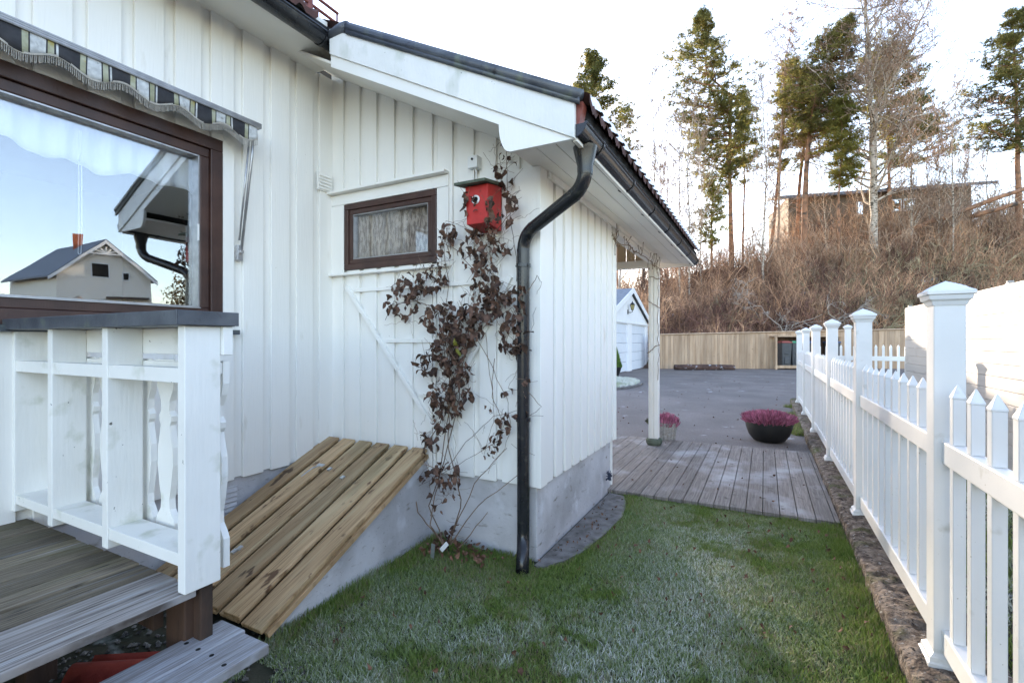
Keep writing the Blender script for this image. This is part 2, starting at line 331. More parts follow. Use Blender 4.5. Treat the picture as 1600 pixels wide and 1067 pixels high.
# ------------------------------------------------------------------ the white house
SL = .513
def rz(x): return 2.61 + SL*(-.855 - x)          # top of roof board
house = empty('white_house', (-3.0, 2.78, 0), 'white vertical-board house with lean-to porch roof, grey foundation and black gutters', 'house')
A_X, B_Y, C_X = -3.09, 2.78, -1.27
def cladding(mp, a0, a1, z0, ztop, holes, pitch, rec, off, th=.022, name='wall', mat=None):
    """raised boards over a recessed sheet; mp(a,out,z)->xyz, holes=(a0,a1,z0,z1)"""
    g = MB(); a = a0 + off
    edges = [a0]
    k = a
    def seg(p, q, o0, o1, zb):
        if q - p < .004: return
        cuts = [(h[2], h[3]) for h in holes if p < h[1]-1e-4 and q > h[0]+1e-4]
        parts = [(p, q)]
        # split horizontally at hole edges
        xsx = sorted(set([p, q] + [e for h in holes for e in h[:2] if p < e < q]))
        for s0, s1 in zip(xsx[:-1], xsx[1:]):
            lo = zb; top0, top1 = ztop(s0), ztop(s1); m = (s0+s1)/2
            hs = sorted([(h[2], h[3]) for h in holes if h[0] < m < h[1]])
            for hb, ht in hs:
                if hb > lo: quad(s0, s1, o0, o1, lo, lo, hb, hb)
                lo = ht
            if lo < min(top0, top1): quad(s0, s1, o0, o1, lo, lo, top0, top1)
    def quad(s0, s1, o0, o1, b0, b1, t0, t1):
        g.hexa([mp(s0,o1,b0), mp(s1,o1,b1), mp(s1,o0,b1), mp(s0,o0,b0), mp(s0,o1,t0), mp(s1,o1,t1), mp(s1,o0,t1), mp(s0,o0,t0)])
    seg(a0, a1, -.02, 0, z0 + .006)
    while k < a1:
        g.cr = rnd.random()
        p, q = max(k, a0), min(k + pitch - rec, a1)
        if q > p: seg(p, q, 0.0005, th, z0 - rnd.random()*.003)
        k += pitch
    return g
fA = lambda a, o, z: (A_X + o, a, z)
fB = lambda a, o, z: (a, B_Y - o, z)
fC = lambda a, o, z: (C_X + o, a, z)
WIN = (-2.2, 1.875, 1.475, 2.68)
g = cladding(fA, -3.0, B_Y - .02, .50, lambda a: 3.49, [WIN], .2075, .06, .03)
g.build('wall', M['paint'], house, bevel=.003)
SW = (-2.93, -2.035, 1.955, 2.472)
g = cladding(fB, A_X + .004, C_X - .02, .485, lambda a: min(rz(a) - .215, 3.62), [SW], .1735, .045, .005)
g.build('wall', M['paint'], house, bevel=.003)
g = cladding(fC, B_Y - .005, 4.46, .485, lambda a: 2.505, [], .1735, .05, .075)
g.build('wall', M['paint'], house, bevel=.003)
g = MB()                                   # corner boards and frieze boards
g.box(C_X-.12, C_X+.030, B_Y-.030, B_Y-.0005, .483, 2.50); g.box(C_X+.0005, C_X+.031, B_Y-.031, B_Y+.075, .481, 2.50)
g.box(C_X+.0235, C_X+.045, B_Y+.08, 4.46, 2.455, 2.515)
g.box(C_X-.10, C_X+.031, 4.4605, 4.49, .48, 2.50)
g.build('corner_board', M['paint'], house, bevel=.003)
g = MB(); g.prism([(-6.0,4.43,.06),(C_X,4.43,.06),(C_X,4.43,rz(C_X)-.04),(-6.0,4.43,rz(-6.0)-.04)], (0,.029,0)); g.build('wall', M['paint'], house); g = MB(); g.box(-3.13, -3.1, 4.46, 7.0, .06, 3.6); g.build('wall', M['paint'], house)  # porch side walls
g = MB()                                   # foundation
g.box(-3.4, A_X-.012, -3, 2.79, -.3, .515); g.build('foundation', M['plinth'], house, bevel=.006); g = MB(); g.box(A_X-.011, C_X-.014, B_Y+.012, 4.455, -.3, .495)
g.build('foundation', M['plinth'], house, bevel=.006)
# roof: rafters plane, tiles
def tiled(xa, xb, y0, y1, name):
    g = MB(); nrow = max(1, int((xa - xb)/.34)); ny = int((y1-y0)/.025)
    for r in range(nrow+1):
        x0 = xa - r*.34; x1 = max(x0 - .36, xb - .02)
        if x0 <= xb: break
        def fn(u, v, x0=x0, x1=x1):
            x = x0 + (x1-x0)*v; y = y0 + (y1-y0)*u
            ph = (y - y0)/.15*2*math.pi
            wv = .022*max(-.55, math.cos(ph)) + .008*math.cos(2*ph)
            return (x, y, rz(x) + .035 + wv + .022*(1-v))
        g.grid(fn, ny, 2)
        def fe(u, v, x0=x0):
            y = y0 + (y1-y0)*u; ph = (y-y0)/.15*2*math.pi
            wv = .022*max(-.55, math.cos(ph)) + .008*math.cos(2*ph)
            return (x0, y, rz(x0) + .035 + wv + .022 - .045*(1-v))
        g.grid(fe, ny, 1)
    return g.build(name, M['tile'], house, smooth=False)
tiled(-.79, -6.2, 2.36, 7.0, 'roof_tiles'); tiled(-2.62, -6.2, -3, 2.24, 'roof_tiles')
g = MB(); g.hexa([(-.83,2.345,rz(-.83)-.03),(-.83,7.0,rz(-.83)-.03),(-6.2,7.0,rz(-6.2)-.03),(-6.2,2.345,rz(-6.2)-.03),(-.83,2.345,rz(-.83)+.02),(-.83,7.0,rz(-.83)+.02),(-6.2,7.0,rz(-6.2)+.02),(-6.2,2.345,rz(-6.2)+.02)])
g.hexa([(-2.66,-3,rz(-2.66)-.03),(-2.66,2.344,rz(-2.66)-.03),(-6.2,2.344,rz(-6.2)-.03),(-6.2,-3,rz(-6.2)-.03),(-2.66,-3,rz(-2.66)+.019),(-2.66,2.344,rz(-2.66)+.019),(-6.2,2.344,rz(-6.2)+.019),(-6.2,-3,rz(-6.2)+.019)])
g.build('roof_deck', M['underlay'], house)
# snow caps on the lowest row of tiles
g = MB(); n = 30
for k in range(n+1):
    y = 2.36 + .15*k
    if k == 0: continue
    if y > 6.98: break
    z0 = rz(-.79) + .060; hh = .046 + .018*rnd.random(); L = .16 + .1*rnd.random(); wv_ = .052 + .012*rnd.random()
    def fn(u, v, y=y, z0=z0, hh=hh, L=L, wv_=wv_):
        a = math.pi*u; x = -.768 - L*v
        e = math.sin(math.pi/2*min(1, v/.22)) if v < .3 else math.cos((v-.3)/.7*math.pi*.45)
        return (x, y + wv_*math.cos(a)*(.45+.55*e), z0 + SL*(-.79-x) - .012 + (hh+.012)*math.sin(a)*(.12+.88*e))
    g.grid(fn, 8, 8)
tag(g.build('snow', M['snow'], house, smooth=True), 'rounded snow lumps on the lowest roof tiles above the gutter')
# bargeboards
Yb = 2.31
g = MB()
X0, X1 = -.855, -2.60
g.prism([(X0,Yb,rz(X0)),(X0,Yb,rz(X0)-.18),(X1,Yb,rz(X1)-.168),(X1,Yb,rz(X1))], (0,.03,0))
g.build('bargeboard', M['paint_old'], house, bevel=.003)
g = MB()
pts = [(X0-.005,Yb+.012,2.432),(-1.235,Yb+.012,2.432)]
for k in range(7):
    a = k/6*math.pi/2; pts.append((-1.235 - .065*math.sin(a), Yb+.012, 2.435 + .16*(1-math.cos(a)) ))
pts += [(X1,Yb+.012,rz(X1)-.25),(X1,Yb+.012,rz(X1)-.02),(X0-.005,Yb+.012,rz(X0)-.02)]
g.prism(pts, (0,.024,0)); g.build('bargeboard', M['paint'], house, bevel=.003)
g = MB()   # flashing on the gable edge
X1f = -2.44
g.prism([(X0+.03,Yb-.012,rz(X0+.03)+.030),(X0+.03,Yb-.012,rz(X0+.03)-.004),(X1f,Yb-.012,rz(X1f)-.004),(X1f,Yb-.012,rz(X1f)+.036)], (0,.012,0))
g.tube([(X0+.03,Yb+.012,rz(X0+.03)+.044),(X1f,Yb+.012,rz(X1f)+.048)], .034, 10)
g.tube([(X1f,Yb+.012,rz(X1f)+.050),(X1f-.05,Yb+.012,rz(X1f)+.054),(X1f-.20,Yb+.03,rz(X1f)+.040)], .040, 10)
for k in range(3):
    x = -1.2-.42*k; g.tube([(x,Yb+.01,rz(x)+.05),(x,Yb+.01,rz(x)+.064)], .006, 6)
g.build('gable_flashing', M['flash'], house, smooth=True)
g = MB(); g.prism([(X0,Yb+.03,2.44),(X0,Yb+.03,rz(X0)+.01),(X0+.035,Yb+.03,2.62),(X0+.035,Yb+.03,2.60)], (0,.06,0)); g.build('flashing_end', M['redmetal'], house)
# soffits
g = MB()
za = rz(-1.27)-.24; zz = rz(-2.95)-.24
g.hexa([(-1.27,Yb+.036,za),(-3.05,Yb+.036,rz(-3.05)-.222),(-3.05,B_Y,rz(-3.05)-.222),(-1.27,B_Y,za),(-1.27,Yb+.036,za+.02),(-3.05,Yb+.036,rz(-3.05)-.20),(-3.05,B_Y,rz(-3.05)-.20),(-1.27,B_Y,za+.02)])
ws = [(-1.30,-1.137),(-1.132,-1.005),(-1.0,-.875)]
for a, b in ws:
    za_ = 2.50 - (a+1.27)*.12; zb_ = 2.50 - (b+1.27)*.12
    g.hexa([(a,Yb+.036,za_),(b,Yb+.036,zb_),(b,7.0,zb_),(a,7.0,za_),(a,Yb+.036,za_+.02),(b,Yb+.036,zb_+.02),(b,7.0,zb_+.02),(a,7.0,za_+.02)])
g.box(-.874,-.852,Yb+.034,7.0,2.425,2.60)
g.box(-3.09,-2.70,-3,2.60,3.47,3.49)
g.box(-2.70,-2.675,-3,2.36,3.42,3.60)
g.build('soffit', M['soffit'], house, bevel=.002)
g = MB(); g.hexa([(-1.30,4.47,2.56),(-3.1,4.47,rz(-3.1)-.12),(-3.1,6.98,rz(-3.1)-.12),(-1.30,6.98,2.56),(-1.30,4.47,2.58),(-3.1,4.47,rz(-3.1)-.10),(-3.1,6.98,rz(-3.1)-.10),(-1.30,6.98,2.58)])
g.build('porch_ceiling', M['gableboard'], house)
g = MB(); x = -3.1
while x < -1.34:
    g.cr = rnd.random(); q = min(x+.115, -1.335); g.hexa([(x,6.50,2.45),(q,6.50,2.45),(q,6.52,2.45),(x,6.52,2.45),(x,6.50,rz(x)-.13),(q,6.50,rz(q)-.13),(q,6.52,rz(q)-.13),(x,6.52,rz(x)-.13)]); x += .12
g.build('porch_gable_panel', M['gableboard'], house, bevel=.004)
g = MB(); g.box(-3.1,-1.34,6.44,6.56,2.375,2.47); g.box(-1.345,-1.235,4.49,6.60,2.415,2.512); g.box(-1.236,-1.218,4.495,6.60,2.455,2.514)
g.hexa([(-1.36,6.42,2.47),(-1.36,6.44,2.47),(-3.1,6.44,rz(-3.1)-.2),(-3.1,6.42,rz(-3.1)-.2),(-1.36,6.42,2.57),(-1.36,6.44,2.57),(-3.1,6.44,rz(-3.1)-.1),(-3.1,6.42,rz(-3.1)-.1)])
g.box(-1.30,-.86,6.97,7.0,2.43,2.55)
g.build('porch_beam', M['soffit'], house, bevel=.003)
g = MB(); g.box(-1.35,-1.23,6.43,6.55,.13,2.414)
for dx in (-1.327,-1.283): g.box(dx,dx+.03,6.42,6.4295,.15,2.41)
pp = g.build('porch_post', M['soffit'], house, bevel=.003)
g = MB(); g.lathe((-1.29,6.49,.045), [(0,0),(.085,0),(.105,.035),(.105,.07),(.085,.09),(0,.09)], 16); g.build('post_foot', M['mossroof'], house, smooth=False)
# gutters
def gutter(x, y0, y1, z, r, nb, endcap=True):
    g = MB()
    def fn(u, v):
        a = math.pi*(1+u); return (x + r*math.cos(a), y0+(y1-y0)*v, z + r*math.sin(a))
    g.grid(fn, 14, max(2, int((y1-y0)/.5)))
    g.tube([(x+r,y0,z),(x+r,y1,z)], .008, 8)
    for yy in (y0, y1):
        b = len(g.v); g.v += [(x + r*math.cos(math.pi*(1+k/14)), yy, z + r*math.sin(math.pi*(1+k/14))) for k in range(15)]
        g.face(list(range(b, b+15)))
    o = g.build('gutter', M['black'], house, smooth=False, solid=.004)
    for k in range(nb):
        h = MB(); yy = y0 + .3 + (y1-y0-.4)*k/max(1, nb-1)
        h.grid(lambda u, v: (x + (r+.006)*math.cos(math.pi*(1+u)), yy-.012+.024*v, z + (r+.006)*math.sin(math.pi*(1+u))), 12, 1)
        h.box(x-r-.006, x+r+.006, yy-.012, yy+.012, z+.004, z+.009)
        h.build('gutter_bracket', M['black'], o, solid=.004)
    return o
gut = gutter(-.862, 2.33, 7.02, 2.505, .063, 7)
gutter(-2.665, -3, 2.40, 3.475, .063, 3)
# downpipe
dp = empty('x', (0,0,0), None, None) if False else None
def arcpts(p0, p1, p2, r, n=8):
    p0, p1, p2 = Vector(p0), Vector(p1), Vector(p2)
    a = (p0-p1).normalized(); b = (p2-p1).normalized()
    s, e = p1 + a*r, p1 + b*r
    return [(s*(1-t)**2 + p1*2*t*(1-t) + e*t*t) for t in [k/n for k in range(n+1)]]
pA = Vector((-.862,2.50,2.45)); pB = Vector((-.862,2.50,2.24)); pC = Vector((-1.335,2.70,2.06)); pD = Vector((-1.335,2.70,.16)); pE = Vector((-1.275,2.565,.035))
g = MB(); path = [pA] + arcpts(pA,pB,pC,.10) + arcpts(pB,pC,pD,.10) + arcpts(pC,pD,pE,.07) + [pE]
g.tube(path, .038, 20, cap=False)
dpipe = g.build('downpipe', M['black'], house, smooth=True, solid=.003)
g = MB(); g.lathe((-.862,2.50,2.30), [(.040,0),(.043,.02),(.043,.05),(.062,.13),(.066,.15)], 20); g.build('gutter_outlet', M['black'], dpipe, smooth=True)
for z in (1.86, .90):
    g = MB(); g.lathe((-1.335,2.70,z), [(.038,0),(.046,.002),(.046,.024),(.038,.026)], 20); g.tube([(-1.385,2.70,z+.013),(-1.285,2.68,z+.013)], .008, 6); g.tube([(-1.335,2.73,z+.013),(-1.335,2.78,z+.013)], .008, 6)
    g.build('pipe_clamp', M['black'], dpipe, smooth=False)
g = MB()
for (p, q, t0, t1) in ((pB, pC, .14, .18), (pB, pC, .82, .84), (pC, pD, .045, .050), (pC, pD, .90, .905)):
    g = MB(); g.tube([p.lerp(q, t0), p.lerp(q, t1)], .0405, 20); g.build('pipe_joint', M['black'], dpipe, smooth=False)
# big window in wall A
win = MB()
y0, y1, z0, z1 = WIN[0], WIN[1], WIN[2], WIN[3]
def frame(g, f, a0, a1, z0, z1, w, o0, o1):
    for (p, q, r, s) in ((a0,a1,z1-w,z1),(a0,a1,z0,z0+w),(a0,a0+w,z0+w,z1-w),(a1-w,a1,z0+w,z1-w)):
        g.hexa([f(p,o1,r),f(q,o1,r),f(q,o0,r),f(p,o0,r),f(p,o1,s),f(q,o1,s),f(q,o0,s),f(p,o0,s)])
frame(win, fA, y0+.002, y1-.002, z0+.002, z1-.002, .075, -.10, .026)
wo = win.build('window', M['brownframe'], house, bevel=.004)
g = MB(); frame(g, fA, y0+.078, y1-.078, z0+.078, z1-.078, .055, -.08, .008); frame(g, fA, -.41, -.36, z0+.078, z1-.078, .02, -.08, .009); g.build('window_sash', M['brownframe'], wo, bevel=.005)
g = MB(); frame(g, fA, y0+.134, y1-.134, z0+.134, z1-.134, .008, -.06, .003)
g.hexa([fA(y0+.135,.02,z0+.128),fA(y1-.135,.02,z0+.128),fA(y1-.135,-.06,z0+.13),fA(y0+.135,-.06,z0+.13),fA(y0+.135,.02,z0+.134),fA(y1-.135,.02,z0+.134),fA(y1-.135,-.06,z0+.146),fA(y0+.135,-.06,z0+.146)])
g.build('glazing_bead', M['metalgrey'], wo)
g = MB(); g.box(A_X-.052, A_X-.046, y0+.136, y1-.136, z0+.136, z1-.136); g.build('pane', M['glass'], wo)
g = MB(); g.box(A_X-.02, A_X+.06, y0-.02, y1+.09, z0-.03, z0-.001); g.build('window_sill', M['flash'], wo, bevel=.003)
g = MB(); g.box(A_X+.0085, A_X+.016, y1-.15, y1-.142, 2.02, 2.12); g.build('window_vent_peg', M['whiteplain'], wo)
# room behind
g = MB(); g.box(-6.0,-3.42,-2.6,2.6,.6,.62); g.box(-6.0,-3.42,-2.6,2.6,2.9,2.92); g.box(-6.02,-6.0,-2.6,2.6,.62,2.9); g.box(-6.0,-3.13,2.6,2.62,.62,2.9); g.box(-6.0,-3.13,-2.62,-2.6,.62,2.9)
g.box(-3.42,-3.15,-2.6,2.6,1.40,1.43); g.build('room_interior', M['room'], house)
def drape(x, ya, yb, zt, zb, amp, wl, name, lab, mat):
    g = MB(); n = int((yb-ya)/.012)
    def fn(u, v):
        y = ya + (yb-ya)*u
        zz = zb(y)
        return (x + amp*math.sin(y/wl*6.283) + amp*.5*math.sin(y/wl*2.9) , y, zt + (zz-zt)*v)
    g.grid(fn, n, 8); o = g.build(name, mat, smooth=True, solid=.002); return tag(o, lab, 'curtain')
drape(-3.20, -2.1, 1.80, 2.66, lambda y: 2.34 + .02*math.sin(y*9) + .016*math.sin(y*23) - .03*max(0, y-1.2), .012, .10, 'window_curtain', 'white pleated valance curtain behind the big brown window', M['curtain'])
g = MB(); 
for dy in (0, .012): g.tube([(-3.17,1.18+dy,2.5),(-3.17,1.182+dy,2.0),(-3.17,1.178+dy,1.86)], .0022, 5)
g.tube([(-3.17,1.178,1.86),(-3.17,1.184,1.853),(-3.17,1.19,1.86)], .0022, 5); g.tube([(-3.168,1.18,2.34),(-3.165,1.188,2.38),(-3.168,1.195,2.33)], .006, 5)
tag(g.build('blind_cord', M['whiteplain'], smooth=True), 'thin white looped cord hanging inside the big window', 'cord')
g = MB(); g.lathe((-3.27,1.70,1.43), [(0,0),(.075,0),(.085,.02),(.10,.09),(.112,.10),(.112,.112),(.10,.112),(.09,.08),(0,.07)], 28)
tag(g.build('flower_pot', M['whiteplain'], smooth=True), 'white oval pot standing on the sill inside the big window', 'pot')
# small window in wall B
g = MB(); frame(g, fB, SW[0]+.002, SW[1]-.002, SW[2]+.002, SW[3]-.002, .045, -.06, .036); w2 = g.build('window', M['brownframe'], house, bevel=.004)
g = MB(); frame(g, fB, SW[0]+.048, SW[1]-.048, SW[2]+.048, SW[3]-.048, .035, -.05, .026); g.build('window_sash', M['brownframe'], w2, bevel=.004)
g = MB(); frame(g, fB, SW[0]+.084, SW[1]-.084, SW[2]+.084, SW[3]-.084, .007, -.02, .018); g.build('glazing_bead', M['metalgrey'], w2)
g = MB(); g.box(SW[0]+.09, SW[1]-.09, B_Y+.0, B_Y+.004, SW[2]+.09, SW[3]-.09); g.build('pane', M['glass2'], w2)
g = MB(); g.grid(lambda u, v: (SW[0]+.02+(SW[1]-SW[0]-.04)*u, B_Y+.045+.006*math.sin(u*60), SW[2]+.02+(SW[3]-SW[2]-.04)*v), 120, 2)
tag(g.build('window_curtain', M['lace'], smooth=True, solid=.002), 'brown patterned curtain behind the small window', 'curtain')
g = MB(); g.box(-3.07,SW[1]+.10,B_Y-.034,B_Y-.0225,SW[3]+.002,SW[3]+.085); g.box(-3.07,SW[0]-.002,B_Y-.034,B_Y-.0225,SW[2]-.02,SW[3]); g.box(SW[1]+.002,SW[1]+.10,B_Y-.034,B_Y-.0225,SW[2]-.02,SW[3])
g.build('window_casing', M['paint'], w2, bevel=.003)
g = MB(); g.box(-3.07,SW[1]+.10,B_Y-.085,B_Y-.0225,SW[3]+.087,SW[3]+.105); g.build('drip_board', M['paint'], w2, bevel=.003)
g = MB(); g.box(-3.07,SW[1]+.115,B_Y-.07,B_Y-.0225,SW[2]-.040,SW[2]-.021)
g.build('sill_board', M['paint'], w2, bevel=.003)
# hatch trim on wall B
g = MB()
def bar(p, q, w_, o0=.023, o1=.038):
    p, q = Vector((p[0],0,p[1])), Vector((q[0],0,q[1])); dd = (q-p).normalized(); nn = Vector((-dd.z,0,dd.x))*w_/2
    a = [p-nn, q-nn, q+nn, p+nn]
    g.hexa([(a[0].x,B_Y-o1,a[0].z),(a[1].x,B_Y-o1,a[1].z),(a[1].x,B_Y-o0,a[1].z),(a[0].x,B_Y-o0,a[0].z),(a[3].x,B_Y-o1,a[3].z),(a[2].x,B_Y-o1,a[2].z),(a[2].x,B_Y-o0,a[2].z),(a[3].x,B_Y-o0,a[3].z)])
bar((-2.90,1.83),(-2.06,.80),.030, .0225, .048); bar((-1.45,1.82),(-2.0,.84),.034, .0225, .048)
bar((-2.82,1.795),(-1.48,1.795),.028, .0225, .036); bar((-2.50,1.405),(-1.70,1.405),.028, .0225, .036); bar((-2.20,1.02),(-1.92,1.02),.024, .0225, .036)
bar((-2.055,1.93),(-2.055,.56),.022, .0225, .034)
g.build('door_brace', M['paint'], house, bevel=.003)
# vents and box
g = MB(); g.box(A_X+.0225,A_X+.036,2.60,2.745,2.575,2.715)
for k in range(5): g.hexa([(A_X+.0365,2.612,2.588+k*.025),(A_X+.046,2.612,2.585+k*.025),(A_X+.046,2.733,2.585+k*.025),(A_X+.0365,2.733,2.588+k*.025),(A_X+.0365,2.612,2.602+k*.025),(A_X+.042,2.612,2.596+k*.025),(A_X+.042,2.733,2.596+k*.025),(A_X+.0365,2.733,2.602+k*.025)])
g.build('wall_vent', M['paint'], house, bevel=.001)
g = MB(); g.box(A_X-.0115,A_X-.004,1.84,1.99,.25,.45)
for k in range(6): g.hexa([(A_X-.0035,1.85,.262+k*.031),(A_X+.008,1.85,.262+k*.031),(A_X+.008,1.98,.262+k*.031),(A_X-.0035,1.98,.262+k*.031),(A_X-.0035,1.85,.285+k*.031),(A_X,1.85,.28+k*.031),(A_X,1.98,.28+k*.031),(A_X-.0035,1.98,.285+k*.031)])
g.build('foundation_vent', M['plinth'], house, bevel=.001)
g = MB(); g.box(-1.745,-1.672,B_Y-.085,B_Y-.023,2.545,2.625); g.tube([(-1.722,B_Y-.05,2.545),(-1.722,B_Y-.045,2.47)], .006, 6); g.tube([(-1.70,B_Y-.05,2.545),(-1.70,B_Y-.045,2.47)], .006, 6)
bx = g.build('junction_box', M['whiteplain'], house, bevel=.005)
g = MB(); g.tube([(-1.708,B_Y-.086,2.60),(-1.708,B_Y-.091,2.60)], .008, 10); g.build('box_sensor', M['dark'], bx)
# snow guard on the main roof
g = MB()
for z in (3.83, 3.91): g.tube([(-2.9,-2,z),(-2.9,2.66,z)], .011, 8)
for y in (.6, 1.5, 2.40): g.box(-2.93,-2.89,y-.02,y+.02,3.66,3.98); g.tube([(-2.9,y,3.92),(-3.2,y,3.86)], .010, 6)
g.box(-2.905,-2.895,2.645,2.655,3.83,3.91)
g.build('snow_guard', M['redmetal'], house)

# ------------------------------------------------------------------ awning over the big window
aw = empty('window_awning', (-3.0, .5, 2.7), 'rolled-up awning with striped scalloped fringe valance above the big brown window', 'awning')
XW = -2.925; zA = 2.80
g = MB(); g.box(XW-.035,XW+.012,-1.6,2.035,zA-.014,zA+.020)
for k in range(3): g.box(XW+.0121,XW+.0155,-1.6,2.035,zA-.010+.010*k,zA-.004+.010*k)
g.build('front_bar', M['metalgrey'], aw, bevel=.002)
g = MB(); g.box(A_X+.023,XW-.036,-1.6,2.0,zA+.0,zA+.03); g.tube([(A_X+.07,-1.6,zA-.015),(A_X+.07,1.98,zA-.015)], .035, 12); g.build('roller', M['metalgrey'], aw)
pat = [('w',.055),('k',.006),('g',.022),('k',.007),('b',.075),('k',.0),('w',.008),('k',.007),('g',.022),('k',.006)]
sc = lambda y: .082 + .022*math.cos((y-1.93)/.262*2*math.pi)
M['awngreen'] = pm('awning_ochre', (.30,.30,.19), (.42,.42,.32), 25, rough=.9, spots=[((.35,.27,.03), 12, .6, .75)])
M['awnwhite'] = pm('awning_offwhite', (.42,.43,.43), (.60,.61,.60), 40, rough=.9, spots=[((.15,.15,.13), 30, .6, .75)])
g = MB(); ys_ = [(2.01, 0)]; y = 2.01; i = 0
while y > -1.5:
    k, wd = pat[i % len(pat)]; i += 1
    if wd == 0: continue
    n = max(1, int(wd/.011))
    for j in range(n): ys_.append((y-wd*(j+1)/n, 'wkgb'.index(k)))
    y -= wd
for y, _ in ys_:
    for v in range(4): g.v.append((XW+.002+.006*math.sin(y*38)*v/3, y, zA-.014-sc(y)*v/3))
for j in range(1, len(ys_)):
    g.mi = ys_[j][1]
    for v in range(3): a = (j-1)*4+v; g.face([a, a+1, a+5, a+4])
g.build('valance', [M['awnwhite'], M['stripeblack'], M['awngreen'], M['stripeblack']], aw, smooth=True, solid=.0015)
g = MB(); y = 2.01
while y > -1.5:
    zt = zA-.014-sc(y); g.tube([(XW+.003,y,zt+.002),(XW+.003+rnd.uniform(-.003,.003),y+rnd.uniform(-.002,.002),zt-.036-rnd.random()*.006)], .0016, 4); y -= .0075
g.grid(lambda u, v: (XW+.006, 2.01-3.5*u, zA-.014-sc(2.01-3.5*u)-.004+.010*v), 260, 1)
g.build('fringe', M['fringe'], aw)
g = MB(); g.tube([(XW-.02,2.0,zA-.02),(XW-.03,1.995,2.60),(A_X+.04,1.985,1.99)], .009, 8); g.build('folding_arm', M['metalgrey'], aw, smooth=True)
g = MB(); g.tube([(XW-.03,1.985,zA-.02),(A_X+.05,1.965,2.06)], .006, 8)
g.build('folding_arm', M['metalgrey'], aw, smooth=True)
g = MB(); g.hexa([(A_X+.023,1.955,1.93),(A_X+.05,1.955,1.93),(A_X+.05,1.99,1.93),(A_X+.023,1.99,1.93),(A_X+.023,1.955,2.03),(A_X+.045,1.96,2.03),(A_X+.045,1.985,2.03),(A_X+.023,1.99,2.03)]); g.box(A_X+.03,A_X+.07,1.96,1.985,1.975,1.995)
g.build('wall_bracket', M['metalgrey'], aw, bevel=.002)
g = MB(); g.box(A_X+.023,XW-.036,1.935,1.955,zA-.045,zA-.01)
g.build('wall_bracket', M['metalgrey'], aw, bevel=.002)

# ------------------------------------------------------------------ terrace deck, railing, step
dk = empty('terrace_deck', (-2.4, -.5, 0), 'raised weathered grey terrace deck with green algae under the big window', 'deck')
g = MB(); x = -1.70
while x > -3.05:
    g.mi = 1 if x > -1.95 else 0; g.cr = rnd.random(); x0 = max(x-.118, -3.085); dz = rnd.uniform(-.002,.002); g.box(x0, x, -2.2, .955+rnd.uniform(-.006,.006), .540, .568+dz); x -= .128
g.build('floor_boards', [M['deck'], M['deckgrey']], dk, bevel=.004)
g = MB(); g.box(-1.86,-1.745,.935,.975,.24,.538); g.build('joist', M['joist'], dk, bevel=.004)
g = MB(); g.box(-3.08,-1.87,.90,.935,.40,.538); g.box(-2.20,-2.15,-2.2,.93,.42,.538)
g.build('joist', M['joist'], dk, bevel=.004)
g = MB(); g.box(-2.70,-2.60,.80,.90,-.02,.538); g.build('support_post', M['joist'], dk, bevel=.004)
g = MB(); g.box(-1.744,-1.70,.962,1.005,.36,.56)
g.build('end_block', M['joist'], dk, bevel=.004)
rl = empty('terrace_railing', (-2.4, .96, .57), 'white painted railing with cut-out balusters and slate-coloured metal cap', 'railing')
Y0, Y1 = .900, 1.018
for x, zb in ((-1.72,.571),(-2.23,.62),(-2.70,.62),(-3.085,.62)):
    g = MB(); g.box(x, x+.042, Y0, Y1, zb, 1.452); g.build('post', M['paint_rail'], rl, bevel=.003)
for xa, xb in ((-2.188,-1.7205),(-2.658,-2.2305),(-3.043,-2.7005)):
    g = MB(); g.box(xa+.0005, xb, Y0+.004, Y0+.044, 1.262, 1.312); g.build('mid_rail', M['paint_rail'], rl, bevel=.002)
    g = MB(); g.box(xa+.0005, xb, Y0+.004, Y1-.001, .655, .697); g.build('bottom_rail', M['paint_rail'], rl, bevel=.002)
g = MB(); g.box(-3.085,-1.665,Y1+.0005,Y1+.036,1.352,1.452); g.box(-3.085,-1.70,Y1+.0005,Y1+.020,1.285,1.325); g.build('top_board', M['paint_rail'], rl, bevel=.003)
prof = [(.60,.050),(.70,.050),(.725,.040),(.75,.025),(.79,.022),(.84,.032),(.92,.042),(.99,.040),(1.05,.028),(1.075,.024),(1.09,.032),(1.11,.034),(1.13,.022),(1.17,.024),(1.21,.040),(1.25,.048),(1.33,.048)]
prof = [(z, w_*1.28) for z, w_ in prof]
x = -1.76
while x > -3.07:
    g = MB(); pts = [(x-w_,Y1+.0205,z) for z, w_ in prof] + [(x+w_,Y1+.0205,z) for z, w_ in prof[::-1]]
    b = len(g.v); n = len(prof)
    # strips so the outline stays clean
    for yy in (Y1+.0205, Y1+.043): g.v += [(x-w_,yy,z) for z, w_ in prof] + [(x+w_,yy,z) for z, w_ in prof]
    for k in range(n-1):
        g.face([k, k+n, k+n+1, k+1]); g.face([2*n+k, 2*n+k+1, 3*n+k+1, 3*n+k])
        g.face([k, k+1, 2*n+k+1, 2*n+k]); g.face([n+k, 3*n+k, 3*n+k+1, n+k+1])
    g.face([0, 2*n, 3*n, n]); g.face([n-1, 2*n-1, 4*n-1, 3*n-1])
    g.build('baluster', M['paint_rail'], rl); x -= .155
g = MB(); g.box(-3.085,-1.655,Y0-.03,Y1+.045,1.475,1.500); g.box(-3.085,-1.6548,Y0-.034,Y0-.0302,1.454,1.501); g.box(-1.6545,-1.6505,Y0-.034,Y1+.048,1.454,1.501); g.box(-3.085,-1.66,Y0-.02,Y1+.04,1.4525,1.4745)
g.tube([(-1.655,Y0-.036,1.455),(-1.655,Y0-.036,1.502)], .0035, 6)
g.build('rail_cap', M['flash'], rl, bevel=.003)
